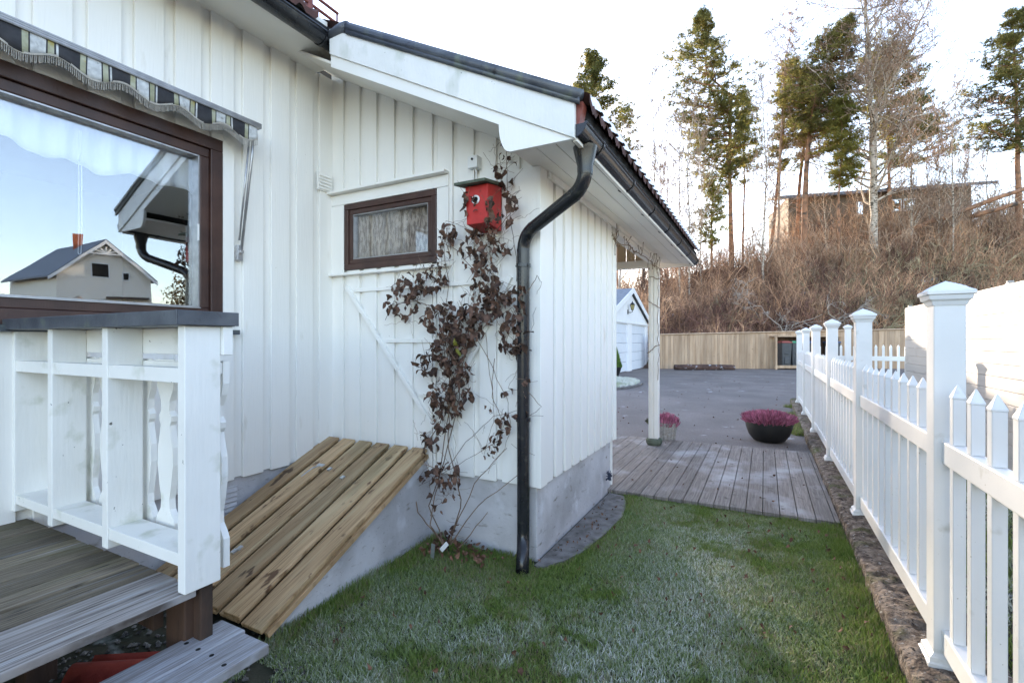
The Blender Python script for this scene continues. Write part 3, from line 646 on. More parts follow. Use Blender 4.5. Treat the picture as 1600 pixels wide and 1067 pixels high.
st = empty('wooden_step', (-1.62, 0, .3), 'frosted two-plank wooden step below the terrace deck', 'step')
g = MB(); g.cr = .8; g.box(-1.765,-1.627,-1.6,1.075,.348,.382); g.cr = .2; g.box(-1.621,-1.480,-1.6,1.062,.348,.382); g.build('tread', M['step'], st, bevel=.005)
for x in (-1.73,-1.66,-1.59,-1.51):
    for y in (.93, .25): g = MB(); g.lathe((x+rnd.uniform(-.006,.006),y+rnd.uniform(-.01,.01),.3815), [(.0085,0),(.007,.0012),(0,.0014)], 10); g.build('screw_head', M['dark'], st)
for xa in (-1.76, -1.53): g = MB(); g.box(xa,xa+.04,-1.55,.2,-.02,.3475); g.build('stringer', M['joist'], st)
for i, (x, y, a) in enumerate(((-2.30,.98,.5),(-2.10,.86,.9))):
    g = MB(); ca, sa = math.cos(a), math.sin(a)
    g.grid(lambda u, v: (x + (u-.5)*.42*ca-(v-.5)*.3*sa, y+(u-.5)*.42*sa+(v-.5)*.3*ca, .05+.03*i+.028*math.sin(v*12.5)+.02*u), 4, 24)
    tag(g.build('spare_roof_tile', M['redtile'], smooth=True, solid=.014), ['red curved roof tile lying deepest under the deck', 'red curved roof tile lying nearer the step under the deck'][i], 'roof tile', 'spare red tiles under the deck')

# ------------------------------------------------------------------ cellar hatch
ht = empty('cellar_hatch', (-2.6, 2.1, 0), 'slanted brown pressure-treated board hatch leaning against the house corner', 'hatch')
yT, zT, yBt, zBt = 2.745, .605, 1.425, .075
nrm = Vector((0, -(zT-zBt), (yT-yBt))).normalized()
def hb(g, x0, x1, o0, o1, dy=0):
    a = Vector((0,yBt-dy*.8,zBt-dy*.32)); b = Vector((0,yT,zT))
    q = []
    for o in (o0, o1):
        for (x, p, sk) in ((x0,a,.075),(x1,a,.075),(x1,b,-.03),(x0,b,-.03)): q.append(Vector((x+sk,p.y,p.z)) + nrm*o)
    g.hexa(q)
g = MB(); x = -2.075
while x > -3.06:
    g.cr = rnd.random(); hb(g, max(x-.165,-3.065), x-.02, 0, .022, rnd.uniform(0,.02)); x -= .172
x = -2.075
while x > -2.97:
    g.cr = rnd.random(); hb(g, x-.126, x, .0225, .046, rnd.uniform(.0,.03)); x -= .172
g.build('lid_boards', M['newwood'], ht, bevel=.004)
g = MB(); g.cr = .6; hb(g, -2.100, -2.077, -.030, -.0005); g.build('edge_board', M['newwood'], ht, bevel=.003)
g = MB(); g.prism([(-2.09,1.48,-.1),(-2.17,2.79,-.1),(-2.17,2.79,.575),(-2.09,1.48,.048)], (.045,0,0)); g.build('side_wall', M['plinth'], ht)
g = MB()
def hp(x, t, o=.05): return Vector((x, yBt+(yT-yBt)*t, zBt+(zT-zBt)*t)) + nrm*o
p = hp(-2.80,.80); g.tube([hp(-2.84,.66,.045), hp(-2.835,.73,.047), hp(-2.80,.755,.047)], .006, 6); g.obox(hp(-2.80,.76,.046), (.03,0,0), (0,.012,.005), nrm*.004); g.build('hasp', M['zinc'], ht)
for a, t in ((-2.68,.74),(-2.50,.70),(-2.62,.22),(-2.63,.20)): g = MB(); g.obox(hp(a,t), (.012,0,0), (0,.014,.005), nrm*.006); g.build('metal_clip', M['zinc'], ht)

# ------------------------------------------------------------------ birdhouse
bh = empty('birdhouse', (-1.66, 2.62, 2.16), 'red birdhouse with white ring round its hole, hung on the white wall', 'birdhouse')
bx0, bx1, by0, by1 = -1.678, -1.514, 2.565, 2.745
g = MB(); g.hexa([(bx0+.012,by0,2.135),(bx1-.002,by0,2.135),(bx1-.002,by1,2.115),(bx0+.012,by1,2.115),(bx0,by0,2.375),(bx1,by0,2.375),(bx1,by1,2.405),(bx0,by1,2.405)]); b_ = g.build('box', M['red'], bh, bevel=.003)
g = MB(); g.hexa([(bx0-.045,by0-.06,2.372),(bx1+.015,by0-.06,2.372),(bx1+.015,by1+.02,2.408),(bx0-.045,by1+.02,2.408),(bx0-.045,by0-.06,2.390),(bx1+.015,by0-.06,2.390),(bx1+.015,by1+.02,2.428),(bx0-.045,by1+.02,2.428)]); g.build('roof', M['mossroof'], bh, bevel=.002)
g = MB(); n = 28
for k in range(n):
    a0, a1 = 2*math.pi*k/n, 2*math.pi*(k+1)/n; c = Vector((-1.597, by0-.001, 2.284))
    ring = lambda a, r, o: (c.x+r*math.cos(a), c.y-o, c.z+r*math.sin(a))
    g.hexa([ring(a0,.017,.006),ring(a0,.028,.006),ring(a0,.028,0),ring(a0,.017,0),ring(a1,.017,.006),ring(a1,.028,.006),ring(a1,.028,0),ring(a1,.017,0)])
g.build('hole_ring', M['whiteplain'], bh)
g = MB(); g.tube([(c.x,c.y+.0005,c.z),(c.x,c.y-.003,c.z)], .0165, 20); g.build('entrance_hole', M['dark'], bh)

# ------------------------------------------------------------------ vine
vn_t = empty('climbing_vine', (-1.9, 2.7, 0), 'withered brown climbing vine growing up the white wall from the ground to the birdhouse', 'vine')
g = MB(); gl = MB()
def leaf(p, s, m=None):
    m = m or gl; m.cr = rnd.random()
    ax = Vector((rnd.uniform(-1,1), rnd.uniform(-.6,.6), rnd.uniform(-.5,.5))).normalized()
    dn = (Vector((rnd.gauss(0,.6), rnd.gauss(0,.5), -1 if rnd.random() < .8 else .3))).normalized()
    ax = (ax - dn*ax.dot(dn)).normalized(); nn = dn.cross(ax)
    cl = rnd.uniform(.25,.9); wid = rnd.uniform(.28,.5)*s; b = len(m.v)
    row = [(0,rnd.uniform(.1,.5)),(.18,rnd.uniform(.5,1.1)),(.42,rnd.uniform(.5,1.1)),(.68,rnd.uniform(.25,.8)),(1,rnd.uniform(.02,.25))]
    for t, w_ in row:
        fold = rnd.uniform(.2,.8)*cl; drop = cl*.35*s*math.sin(t*3)
        for sgn in (-1, 0, 1):
            j = rnd.uniform(.8,1.2)
            m.v.append(tuple(p + dn*(t*s) + ax*(sgn*w_*wid*j*(1-.35*fold)) + nn*(abs(sgn)*w_*wid*fold*.9 + drop + rnd.uniform(-.09,.09)*s)))
    for i in range(4):
        for k in range(2):
            a = b+i*3+k; m.face([a, a+1, a+4, a+3])
def wob(p0, p1, n, amp):
    pts = []; off = Vector((0,0,0))
    for i in range(n+1):
        off = off*.8 + Vector((rnd.uniform(-1,1), rnd.uniform(-.5,.5), rnd.uniform(-1,1)))*amp
        k = i/n; e = math.sin(math.pi*k)**.5 if 0 < k < 1 else 0
        pts.append(p0.lerp(p1, k) + off*e)
    return pts
V = lambda x, y, Y=2.70: onY(x, y, Y)
paths = [[(690,850),(650,800),(640,740),(690,660),(700,590),(690,520),(700,440),(690,380),(700,355)],
 [(700,855),(670,790),(700,700),(715,620),(718,560),(735,500),(755,440),(750,380),(745,340)],
 [(692,850),(672,820),(688,760),(705,640),(722,560),(740,500),(770,460),(765,400),(755,360)],
 [(705,850),(720,780),(700,700),(700,600),(690,540),(680,480),(650,470),(615,470),(598,500)],
 [(720,560),(745,520),(770,500),(800,480),(812,500),(815,470)],
 [(745,430),(720,395),(690,380),(690,350)], [(700,400),(690,370),(700,345),(735,360)],
 [(780,360),(800,330),(790,300),(770,288)], [(790,345),(792,300),(795,260),(797,238)],
 [(775,292),(790,260),(795,230),(788,205),(770,190)], [(805,440),(800,380),(795,320),(780,290)],
 [(740,520),(770,570),(790,620),(800,660),(790,700),(765,740)], [(775,560),(765,620),(785,660),(775,690),(700,735),(650,760)],
 [(760,520),(768,600),(768,660),(760,700)], [(690,735),(730,690),(770,650),(810,640),(850,650)],
 [(705,850),(745,790),(820,730)], [(700,845),(740,755),(790,700)], [(640,740),(600,700),(560,700)], [(690,735),(640,720),(590,712)],
 [(815,470),(840,430),(850,440),(840,460)], [(815,600),(845,635),(830,650)], [(720,855),(760,800)]]
for pa in paths:
    pts = []
    for i, (x, y) in enumerate(pa): pts.append(V(x+rnd.uniform(-4,4), y, 2.70 if y < 720 else 2.70-.12*min(1,(y-720)/100)))
    full = []
    for a, b in zip(pts[:-1], pts[1:]): full += wob(a, b, 5, .008)[:-1]
    full.append(pts[-1]); g.cr = rnd.random()
    r0 = .0042 if pa[0][1] > 830 else .0024
    g.tube(full, [r0*(1-.6*k/len(full)) for k in range(len(full))], 5)
cl = [(700,370,14,18,16),(690,400,10,22,10),(760,372,22,20,30),(780,350,12,30,16),(748,335,10,25,12),(738,400,20,30,26),(757,440,22,40,46),(760,480,24,30,44),(640,455,28,22,44),(672,440,24,24,34),(615,480,16,14,12),(628,490,20,14,16),
 (690,500,30,28,52),(718,520,30,32,80),(700,550,30,24,70),(735,510,22,30,42),(680,575,26,20,46),(715,585,20,16,40),(775,475,20,20,24),(805,475,18,26,26),(800,530,22,26,34),(810,555,14,14,14),(685,620,16,22,26),(715,620,18,26,34),(690,655,16,22,22),(675,690,14,20,18),(705,640,14,20,16),(690,745,24,20,22),(700,745,30,14,12),(705,770,16,20,8),
 (790,665,14,18,12),(775,690,12,12,8),(765,710,14,12,8),(765,640,8,8,3),(790,620,6,10,3),(820,605,10,8,4),(818,655,6,8,3),(795,235,10,12,4),(775,250,12,30,6),(800,250,10,20,5),(790,300,12,30,10),(800,330,10,30,9),(780,392,14,18,14),(665,750,14,16,8),(680,790,14,20,7),(700,840,18,10,10),(720,600,40,60,10),(660,470,60,40,12)]
for (x, y, rx_, ry_, n) in cl:
    for _ in range(n):
        q, r_ = rnd.uniform(0, 6.283), math.sqrt(rnd.random())
        p = V(x + rx_*r_*math.cos(q), y + ry_*r_*math.sin(q) - 6, rnd.uniform(2.58, 2.735) if y < 720 else rnd.uniform(2.52,2.68))
        if 727 < x < 790 and 295 < y < 362: p.y = min(p.y, 2.55)
        leaf(p, rnd.uniform(.030,.072) if n > 8 else rnd.uniform(.025,.05))
        if rnd.random() < .35: g.cr = rnd.random(); g.tube(wob(p, p + Vector((rnd.uniform(-.10,.10), rnd.uniform(-.02,.03), rnd.uniform(-.03,.12))), 4, .006), .0012, 3)
for _ in range(110):                       # wiry tendrils
    c_ = rnd.choice(cl); p = V(c_[0]+rnd.uniform(-25,25), c_[1]+rnd.uniform(-25,25), 2.70); a = rnd.uniform(0, 6.28); L = rnd.uniform(.06,.22)
    g.cr = rnd.random(); g.tube(wob(p, p + Vector((math.cos(a)*L, rnd.uniform(-.05,.02), math.sin(a)*L)), 7, .012), .0011, 3)
g.build('stems', M['vinestem'], vn_t); gl.build('leaves', M['vineleaf'], vn_t, smooth=True)
M['greenleaf'] = pm('yellow_green_leaf', (.16,.17,.02), (.25,.22,.03), 20, rough=.7, trans=.3)
g = MB(); leaf(V(712,545,2.56), .06, g); leaf(V(715,540,2.57), .05, g); g.build('green_leaf', M['greenleaf'], vn_t, smooth=True)
# twig with buds on the porch beam and post
g = MB()
pts = [onX(925,378,-1.40), onX(955,362,-1.27), onX(962,375,-1.24), onX(985,385,-1.215), onX(1005,400,-1.215), onX(1020,415,-1.215), onX(1034,424,-1.21)]
full = []
for a, b in zip(pts[1:-1], pts[2:]): full += wob(a, b, 6, .015)[:-1]
g.tube(full, .0045, 5)
for i in range(48):
    p = full[rnd.randrange(len(full))]; L = rnd.uniform(.04,.16); a = rnd.uniform(0,6.28)
    q = p + Vector((rnd.uniform(-.02,.05), math.cos(a)*L, math.sin(a)*L)); g.tube(wob(p, q, 3, .01), .0025, 4); g.tube([q, q+Vector((0,.015,.015))], .005, 4)
for zz in (2.25,1.95,1.25):
    s0 = Vector((-1.36,6.40,zz)); g.tube(wob(s0, s0+Vector((.16,.0,rnd.uniform(-.14,.14))), 8, .012), .005, 5)
g.tube(wob(Vector((-1.225,6.40,.9)), Vector((-1.22,6.41,2.3)), 26, .010), .004, 5)
tag(g.build('climbing_twig', M['vinestem']), 'bare budded climbing twig winding round the porch post and beam', 'twig')

# plant tags, leaves in the bed
for i, (x, y, Y, m) in enumerate(((694,854,2.50,'whiteplain'),(676,862,2.50,'zinc'))):
    g = MB(); p = onY(x, y, Y); p.z = max(p.z, .05); a = R_(48 if i == 0 else 85)
    g.obox(p, Vector((math.cos(a),0,math.sin(a)))*(.038+.014*i), Vector((0,.0015,0)), Vector((-math.sin(a),0,math.cos(a)))*.014)
    tag(g.build('plant_tag', M[m], bevel=.001), ['white plastic plant tag stuck tilted in the bed below the vine', 'grey upright plant tag left of the white one under the vine'][i], 'plant tag', 'plant tags in the bed')

# ------------------------------------------------------------------ curb wall
g = MB()
def curb(u, v):
    y = -1.5 + 14.2*v; L = [(.512,-.05),(.508,.05),(.512,.092),(.540,.106),(.62,.108),(.72,.108),(.80,.105),(.86,.08),(.87,-.05)]
    k = u*(len(L)-1); i = min(int(k), len(L)-2); f_ = k-i
    x = L[i][0]*(1-f_)+L[i+1][0]*f_; z = L[i][1]*(1-f_)+L[i+1][1]*f_
    n1 = float(fbm(x*1.0+y*.13, y, 9)) - .5; n2 = float(fbm(y, z+x, 26)) - .5
    gap = .02*max(0, 1-abs(((y+.3) % 1.25)-.6)/.012)
    return (x + n1*.026 + n2*.018 + gap*.6, y, z + (n2*.032 + n1*.018 - gap if z > 0 else 0))
g.grid(curb, 32, 900)
tag(g.build('stone_curb', M['concrete'], smooth=True), 'low mossy stone curb wall running beneath the white picket fence', 'curb wall')

# ------------------------------------------------------------------ picket fences
def picket_fence(root, posts, panels, along, z0, cross=.65, zoff=0.0, pitch=.1705):
    """posts: positions along axis; panels: (a,b) spans; along 'y' or 'x'"""
    def mp(a, c, z): return Vector((c, a, z)) if along == 'y' else Vector((a, c, z))
    def bx(g, a0, a1, c0, c1, z0_, z1_):
        if along == 'y': g.box(c0, c1, a0, a1, z0_, z1_)
        else: g.box(a0, a1, c0, c1, z0_, z1_)
    for a in posts:
        g = MB(); bx(g, a-.05, a+.05, cross-.05, cross+.05, z0, 1.555+zoff); po = g.build('post', M['vinyl'], root, bevel=.004)
        g = MB(); c = mp(a, cross, 0)
        def sq(r, z): return [(c.x-r,c.y-r,z),(c.x+r,c.y-r,z),(c.x+r,c.y+r,z),(c.x-r,c.y+r,z)]
        zc = 1.548+zoff; lv = [(.053,zc-.004),(.058,zc+.012),(.066,zc+.020),(.069,zc+.036),(.075,zc+.040),(.075,zc+.052),(.070,zc+.056),(.045,zc+.068),(.004,zc+.080)]
        for (ra, za2), (rb, zb2) in zip(lv[:-1], lv[1:]):
            b = len(g.v); g.v += sq(ra, za2)+sq(rb, zb2)
            for k in range(4): g.face([b+k, b+(k+1)%4, b+4+(k+1)%4, b+4+k])
        g.build('cap', M['vinyl'], po, bevel=.0015)
        g = MB(); g.grid(lambda u, v: (c.x+(u-.5)*.14, c.y+(v-.5)*.14, zc+.053+.010*(1-abs(2*u-1)**6)*(1-abs(2*v-1)**6)+.034*(1-max(abs(2*u-1),abs(2*v-1)))), 12, 12); g.build('cap_snow', M['snow'], po, smooth=True)
        g = MB(); lv = [(.072,z0-.002),(.072,z0+.012),(.066,z0+.018),(.064,z0+.034),(.053,z0+.046),(.0505,z0+.05)]
        for (ra, za2), (rb, zb2) in zip(lv[:-1], lv[1:]):
            b = len(g.v); g.v += sq(ra, za2)+sq(rb, zb2)
            for k in range(4): g.face([b+k, b+(k+1)%4, b+4+(k+1)%4, b+4+k])
        g.build('post_skirt', M['vinyl'], po, bevel=.001)
    n_p = 0
    for a, b in panels:
        g = MB(); bx(g, a, b, cross-.026, cross+.026, .915+zoff, 1.005+zoff); g.build('top_rail', M['vinyl'], root, bevel=.006)
        g = MB(); bx(g, a, b, cross-.026, cross+.026, .165+zoff, .255+zoff); g.build('bottom_rail', M['vinyl'], root, bevel=.006)
        n = max(1, round((b-a)/pitch)); st_ = (b-a)/n
        for k in range(n):
            y = a + st_*(k+.5) + rnd.uniform(-.003,.003); r = .019; zj = rnd.uniform(-.004,.004)
            for (q0, q1) in ((.2555+zoff,.9145+zoff),(1.0055+zoff,1.182+zoff)):
                pass
            g = MB()
            bx(g, y-r, y+r, cross-r, cross+r, .2555+zoff, .9145+zoff); bx(g, y-r, y+r, cross-r, cross+r, 1.0055+zoff, 1.180+zoff+zj)
            c = mp(y, cross, 0); zt = 1.180+zoff+zj; r2 = .0205; b0 = len(g.v)
            g.v += [(c.x-r2,c.y-r2,zt),(c.x+r2,c.y-r2,zt),(c.x+r2,c.y+r2,zt),(c.x-r2,c.y+r2,zt),(c.x-r2,c.y-r2,zt+.006),(c.x+r2,c.y-r2,zt+.006),(c.x+r2,c.y+r2,zt+.006),(c.x-r2,c.y+r2,zt+.006),(c.x,c.y,zt+.058)]
            for k2 in range(4): g.face([b0+k2, b0+(k2+1)%4, b0+4+(k2+1)%4, b0+4+k2]); g.face([b0+4+k2, b0+4+(k2+1)%4, b0+8])
            g.build('picket', M['vinyl'], root, bevel=.002 if (along == 'y' and y < 5) else 0, seg=1)
pf = empty('picket_fence', (.65, 4, .106), 'long white picket fence with snow-capped posts standing on the mossy curb', 'fence')
PY = [.68, 2.55, 4.42, 6.29, 8.16, 10.03, 11.9]
picket_fence(pf, PY[1:], [(a+.0505, b-.0505) for a, b in zip(PY[:-1], PY[1:])], 'y', .106)
pf2 = empty('picket_fence', (1.5, 11.9, .1), 'short white picket fence crossing behind the long one to the white board wall', 'fence')
picket_fence(pf2, [1.50], [(.7005,1.4495),(1.5505,2.62)], 'x', .0, cross=11.9, zoff=.10, pitch=.118)
# white board screen wall
bs = empty('board_screen', (2.27, 5, 0), 'tall white horizontal-board screen wall on the right lit by low sun', 'screen wall')
g = MB(); z = .05
while z < 1.99: g.cr = rnd.random(); g.box(2.25,2.285,-3,11.05,z,min(z+.134,2.0)); z += .138
g.build('boards', M['screen'], bs, bevel=.004)
for y in (-.6,1.3,3.2,5.1,7.0,8.9,10.99):
    g = MB(); g.box(2.2855,2.36,y-.04,y+.04,0,2.02); g.lathe((2.31,y,2.02), [(.03,0),(.032,.012),(.028,.024),(0,.028)], 12); g.build('screen_post', M['screen'], bs)

# ------------------------------------------------------------------ porch floor
pfl = empty('porch_floor', (-.4, 5.6, 0), 'weathered grey board floor of the porch between lawn and driveway', 'deck')
g = MB(); x = -3.05
while x < .50:
    g.cr = rnd.random(); g.box(x, min(x+.116,.503), 4.345+rnd.uniform(-.005,.005), 6.93+rnd.uniform(-.004,.004), .012, .043); x += .1215
g.build('floor_boards', M['deck2'], pfl, bevel=.003)
for ya in (4.36, 6.88): g = MB(); g.box(-3.05,.50,ya,ya+.04,-.04,.0115); g.build('bearer', M['joist'], pfl)

# ------------------------------------------------------------------ pots
def sprigs(g, c, rx_, ry_, h0, h1, n, lean, w_=.006, seg=3, dens=None):
    for _ in range(n):
        q, r_ = rnd.uniform(0, 6.283), math.sqrt(rnd.random())
        b = Vector((c.x + rx_*.75*r_*math.cos(q), c.y + ry_*.75*r_*math.sin(q), c.z))
        h = rnd.uniform(h0, h1)*(1 - .35*r_*r_); t = b + Vector((math.cos(q)*lean*r_*rnd.uniform(.6,1.3), math.sin(q)*lean*r_*rnd.uniform(.6,1.3), h))
        g.cr = rnd.random(); g.tube(wob(b, t, seg, .006), [w_, w_*1.2, w_*.9, w_*.3][:seg+1], 4, cap=False)
hp_ = empty('heather_bowl', (.03, 7.63, 0), 'wide black bowl of purple-pink heather standing at the edge of the driveway', 'potted plant')
c0 = Vector((.05,7.66,.006)); g = MB(); g.lathe(c0, [(0,.0),(.15,.0),(.20,.02),(.26,.10),(.29,.19),(.30,.26),(.30,.28),(.285,.28),(.27,.25),(0,.23)], 32); g.build('bowl', M['blackpot'], hp_, smooth=True)
g = MB(); sprigs(g, c0+Vector((0,0,.22)), .32, .32, .05, .12, 900, .07, .006); g.build('foliage', M['heathergreen'], hp_)
g = MB(); sprigs(g, c0+Vector((0,0,.24)), .34, .34, .07, .21, 2600, .10, .0085); g.build('flowers', M['heather'], hp_)
bk = empty('heather_basket', (-1.24, 7.0, 0), 'grey wicker basket of pink heather standing behind the white porch post', 'potted plant')
c0 = Vector((-1.25,6.98,.006)); g = MB()
g.lathe(c0, [(0,.0),(.12,.0),(.13,.02),(.165,.24),(.175,.27),(.155,.27),(.14,.2),(0,.2)], 28)
for k in range(13): zz = .02+.02*k; g.lathe(c0, [(.132+.0028*k*.75+.002, zz),(.138+.0028*k*.75, zz+.009),(.132+.0028*k*.75+.003, zz+.017)], 28)
for k in range(18):
    a = 6.283*k/18; g.tube([c0+Vector((.137*math.cos(a),.137*math.sin(a),.01)), c0+Vector((.174*math.cos(a),.174*math.sin(a),.27))], .006, 5)
g.build('basket', M['wicker'], bk)
g = MB(); sprigs(g, c0+Vector((.02,0,.20)), .17, .17, .08, .22, 800, .06, .008); g.build('flowers', M['heather'], bk)
g = MB(); sprigs(g, c0+Vector((-.10,0,.20)), .10, .12, .08, .16, 300, .08, .007); g.build('foliage', M['heathergreen'], bk)
cn = empty('potted_conifer', (-5.2, 18.5, 0), 'small clipped green cone conifer in a dark pot by the garage', 'potted plant')
c0 = Vector((-5.32,18.75,.02)); g = MB(); g.lathe(c0, [(0,0),(.20,0),(.26,.12),(.34,.36),(.36,.38),(.33,.38),(0,.34)], 20); g.build('pot', M['blackpot'], cn, smooth=True)
g = MB()
for _ in range(3600):
    h = rnd.random()**1.25; r_ = .33*(1-h)**.75*(.75+.3*rnd.random()); a = rnd.uniform(0,6.283)
    p = c0 + Vector((r_*math.cos(a), r_*math.sin(a), .36+h*1.02)); d_ = Vector((math.cos(a)*.5+rnd.uniform(-.4,.4), math.sin(a)*.5+rnd.uniform(-.4,.4), 1)).normalized()*.07
    s_ = d_.orthogonal().normalized()*.02; g.cr = rnd.random(); g.poly([p-s_, p+s_, p+d_])
g.build('foliage', M['conifer'], cn)
g = MB(); g.tube([c0+Vector((0,0,.3)), c0+Vector((0,0,1.2))], .03, 6); g.build('trunk', M['joist'], cn)
g = MB(); p = onX(952,744,-1.24)
for _ in range(60): q = p + Vector((rnd.uniform(-.03,.03), rnd.uniform(-.03,.03), rnd.uniform(-.04,.05))); g.tube([p, q], .003, 4)
g.tube([p-Vector((0,0,.03)), p+Vector((0,0,.03))], .014, 8)
M['bluebrush'] = pm('dark_blue_bristle', (.03,.04,.07), None, 5, rough=.7)
tag(g.build('boot_brush', M['bluebrush']), 'small dark blue brush at the foot of the wall end by the porch floor', 'brush')

# ------------------------------------------------------------------ garage
ga = empty('garage', (-5.7, 22.8, 0), 'white double garage with pale blue doors and grey slate roof', 'garage')
gx = -5.62; D0, D1, DC = 19.4, 26.6, 22.75
def gz(y): return 3.72 - abs(y-DC)*.36
g = MB()
g.box(gx-.12,gx,D0,19.65,0,2.2); g.box(gx-.12,gx,22.35,23.05,0,2.2); g.box(gx-.12,gx,26.1,D1,0,2.2)
g.prism([(gx,D0,2.2),(gx,D1,2.2),(gx,D1,gz(D1)),(gx,DC,3.72),(gx,D0,gz(D0))], (-.12,0,0))
g.box(-12.9,gx-.12,D0,D0+.12,0,gz(D0)); g.box(-12.9,gx-.12,D1-.12,D1,0,gz(D1)); g.box(-13.0,-12.9,D0,D1,0,2.3)
y = D0
while y < D1:
    g.box(gx+.001,gx+.022,y,y+.13,2.30 if y < 30 else 0,gz(y+.065)-.05); y += .2
g.box(gx+.001,gx+.04,D0,D1,2.24,2.30)
g.build('wall', M['garagewhite'], ga)
for a, b in ((19.65,22.35),(23.05,26.1)):
    g = MB()
    for k in range(5): g.box(gx-.10,gx-.05,a,b,.03+k*.435,.03+k*.435+.425)
    g.build('garage_door', M['garagedoor'], ga, bevel=.01)
g = MB()
for s_ in (-1, 1):
    e = DC + s_*4.0; g.hexa([(gx+.14,DC,3.80),(gx+.14,e,3.80-1.44),(-13.2,e,3.80-1.44),(-13.2,DC,3.80),(gx+.14,DC,3.90),(gx+.14,e,3.90-1.44),(-13.2,e,3.90-1.44),(-13.2,DC,3.90)])
g.build('roof', M['slate'], ga)
g = MB()
for s_ in (-1, 1):
    e = DC + s_*4.0; g.prism([(gx+.142,DC,3.93),(gx+.142,DC,3.68),(gx+.142,e,3.68-1.44),(gx+.142,e,3.93-1.44)], (.03,0,0))
g.build('bargeboard', M['garagewhite'], ga)
wl = empty('wall_lantern', (gx+.1, 22.9, 3.0), 'small black carriage lantern mounted high on the garage gable', 'lantern')
c0 = Vector((gx+.22,22.25,2.86)); g = MB(); g.lathe(c0, [(.05,0),(.10,.22),(.0,.22)], 6); g.build('glass', M['lampglass'], wl)
g = MB(); g.lathe(c0, [(.0,-.03),(.06,-.02),(.052,.0)], 6); g.lathe(c0+Vector((0,0,.22)), [(.13,0),(.06,.09),(.02,.11),(.02,.16),(0,.17)], 6)
for k in range(6): a = 6.283*k/6; g.tube([c0+Vector((.052*math.cos(a),.052*math.sin(a),0)), c0+Vector((.103*math.cos(a),.103*math.sin(a),.22))], .010, 4)
g.tube([c0+Vector((0,0,-.02)), c0+Vector((0,0,-.10)), c0+Vector((-.08,-.05,-.13)), c0+Vector((-.19,-.08,-.12))], .016, 6); g.box(gx+.023,gx+.05,22.10,22.22,2.66,2.86)
g.build('lantern_frame', M['lampblack'], wl)

# ------------------------------------------------------------------ timber fence, bins, log
tf = empty('timber_fence', tuple(pd(1150,24.7)), 'pale brown vertical-board timber fence at the back of the driveway', 'fence')
fw = Vector((FX,FY,0)); rt = Vector((RX,RY,0)); g = MB(); L0, L1 = (1018-800)/754*24.7, (1440-800)/754*24.7
l = L0
def ftop(l): return 1.72 + (l-L0)/(L1-L0)*.30
while l < L1:
    g.cr = rnd.random(); p = fw*24.7 + rt*(l+.07); g.obox(p + Vector((0,0,ftop(l)/2)), rt*.066, fw*(.012+.006*(int(l*7) % 2)), (0,0,ftop(l)/2)); l += .14
g.build('boards', M['fencewood'], tf)
g = MB(); a, b = fw*24.66+rt*L0+Vector((0,0,ftop(L0)+.02)), fw*24.66+rt*L1+Vector((0,0,ftop(L1)+.02)); g.tube([a, b], .045, 4); g.build('top_rail', M['fencewood'], tf)
sh = empty('bin_shelter', tuple(pd(1245,24)), 'low timber bin shelter in front of the timber fence', 'bin shelter')
g = MB()
for px in (1212.5, 1262, 1312): g.obox(pd(px,24.0,.82), rt*.045, fw*.045, (0,0,.82))
g.obox(pd(1262,24.0,.14), rt*1.65, fw*.03, (0,0,.07)); g.build('frame', M['fencewood'], sh)
g = MB(); g.obox(pd(1262,24.3,1.66), rt*1.72, fw*.42, (0,0,.03)); g.build('roof', M['fencewood'], sh)
g = MB(); g.obox(pd(1262,24.62,.85), rt*1.6, fw*.02, (0,0,.78)); g.build('back_panel', M['joist'], sh)
for i, (px, lid, lb) in enumerate(((1225,'binred','dark grey wheeled bin with red lid edge, leftmost in the shelter'),(1241,'bingreen','dark grey wheeled bin with green lid edge beside the red-lidded one'),(1266,'binblue','wheeled bin with blue lid seen between the fence posts'),(1300,'binblue','wheeled bin with blue lid furthest right behind the picket fence'))):
    b0 = empty('wheeled_bin', tuple(pd(px,24.2)), lb, 'wheeled bin', 'wheeled bins in the shelter')
    g = MB(); c = pd(px,24.2,0); w_ = .25
    g.hexa([c-rt*.20-fw*.22+Vector((0,0,.16)), c+rt*.20-fw*.22+Vector((0,0,.16)), c+rt*.20+fw*.2+Vector((0,0,.16)), c-rt*.20+fw*.2+Vector((0,0,.16)),
            c-rt*w_-fw*.28+Vector((0,0,1.32)), c+rt*w_-fw*.28+Vector((0,0,1.32)), c+rt*w_+fw*.26+Vector((0,0,1.32)), c-rt*w_+fw*.26+Vector((0,0,1.32))])
    g.obox(c-fw*.285+Vector((0,0,.80)), rt*.10, fw*.02, (0,0,.03)); g.obox(c-fw*.26+Vector((0,0,.45)), rt*.12, fw*.02, (0,0,.16)); g.build('body', M['bin'], b0, bevel=.02)
    g = MB(); g.obox(c+Vector((0,0,1.36)), rt*(w_+.02), fw*.30, (0,0,.035)); g.obox(c+Vector((0,0,1.41)), rt*(w_-.05), fw*.2, (0,0,.02)); g.build('lid', M[lid], b0, bevel=.015)
    for s_ in (-1, 1):
        g = MB(); q = c + rt*(.22*s_) + fw*.22 + Vector((0,0,.12)); g.tube([q-rt*.03, q+rt*.03], .10, 12); g.build('wheel', M['blackpot'], b0)
g = MB(); a, b = pd(1054,23.6,.14), pd(1147,23.6,.13); pts = [a.lerp(b, k/12)+Vector((0,0,rnd.uniform(-.012,.012))) for k in range(13)]
g.tube(pts, [.125+.012*rnd.random()+.02*(1-abs(k-5)/7) for k in range(13)], 12)
lg = tag(g.build('log', M['bark'], smooth=True), 'long dark log with frost on top lying before the timber fence', 'log')

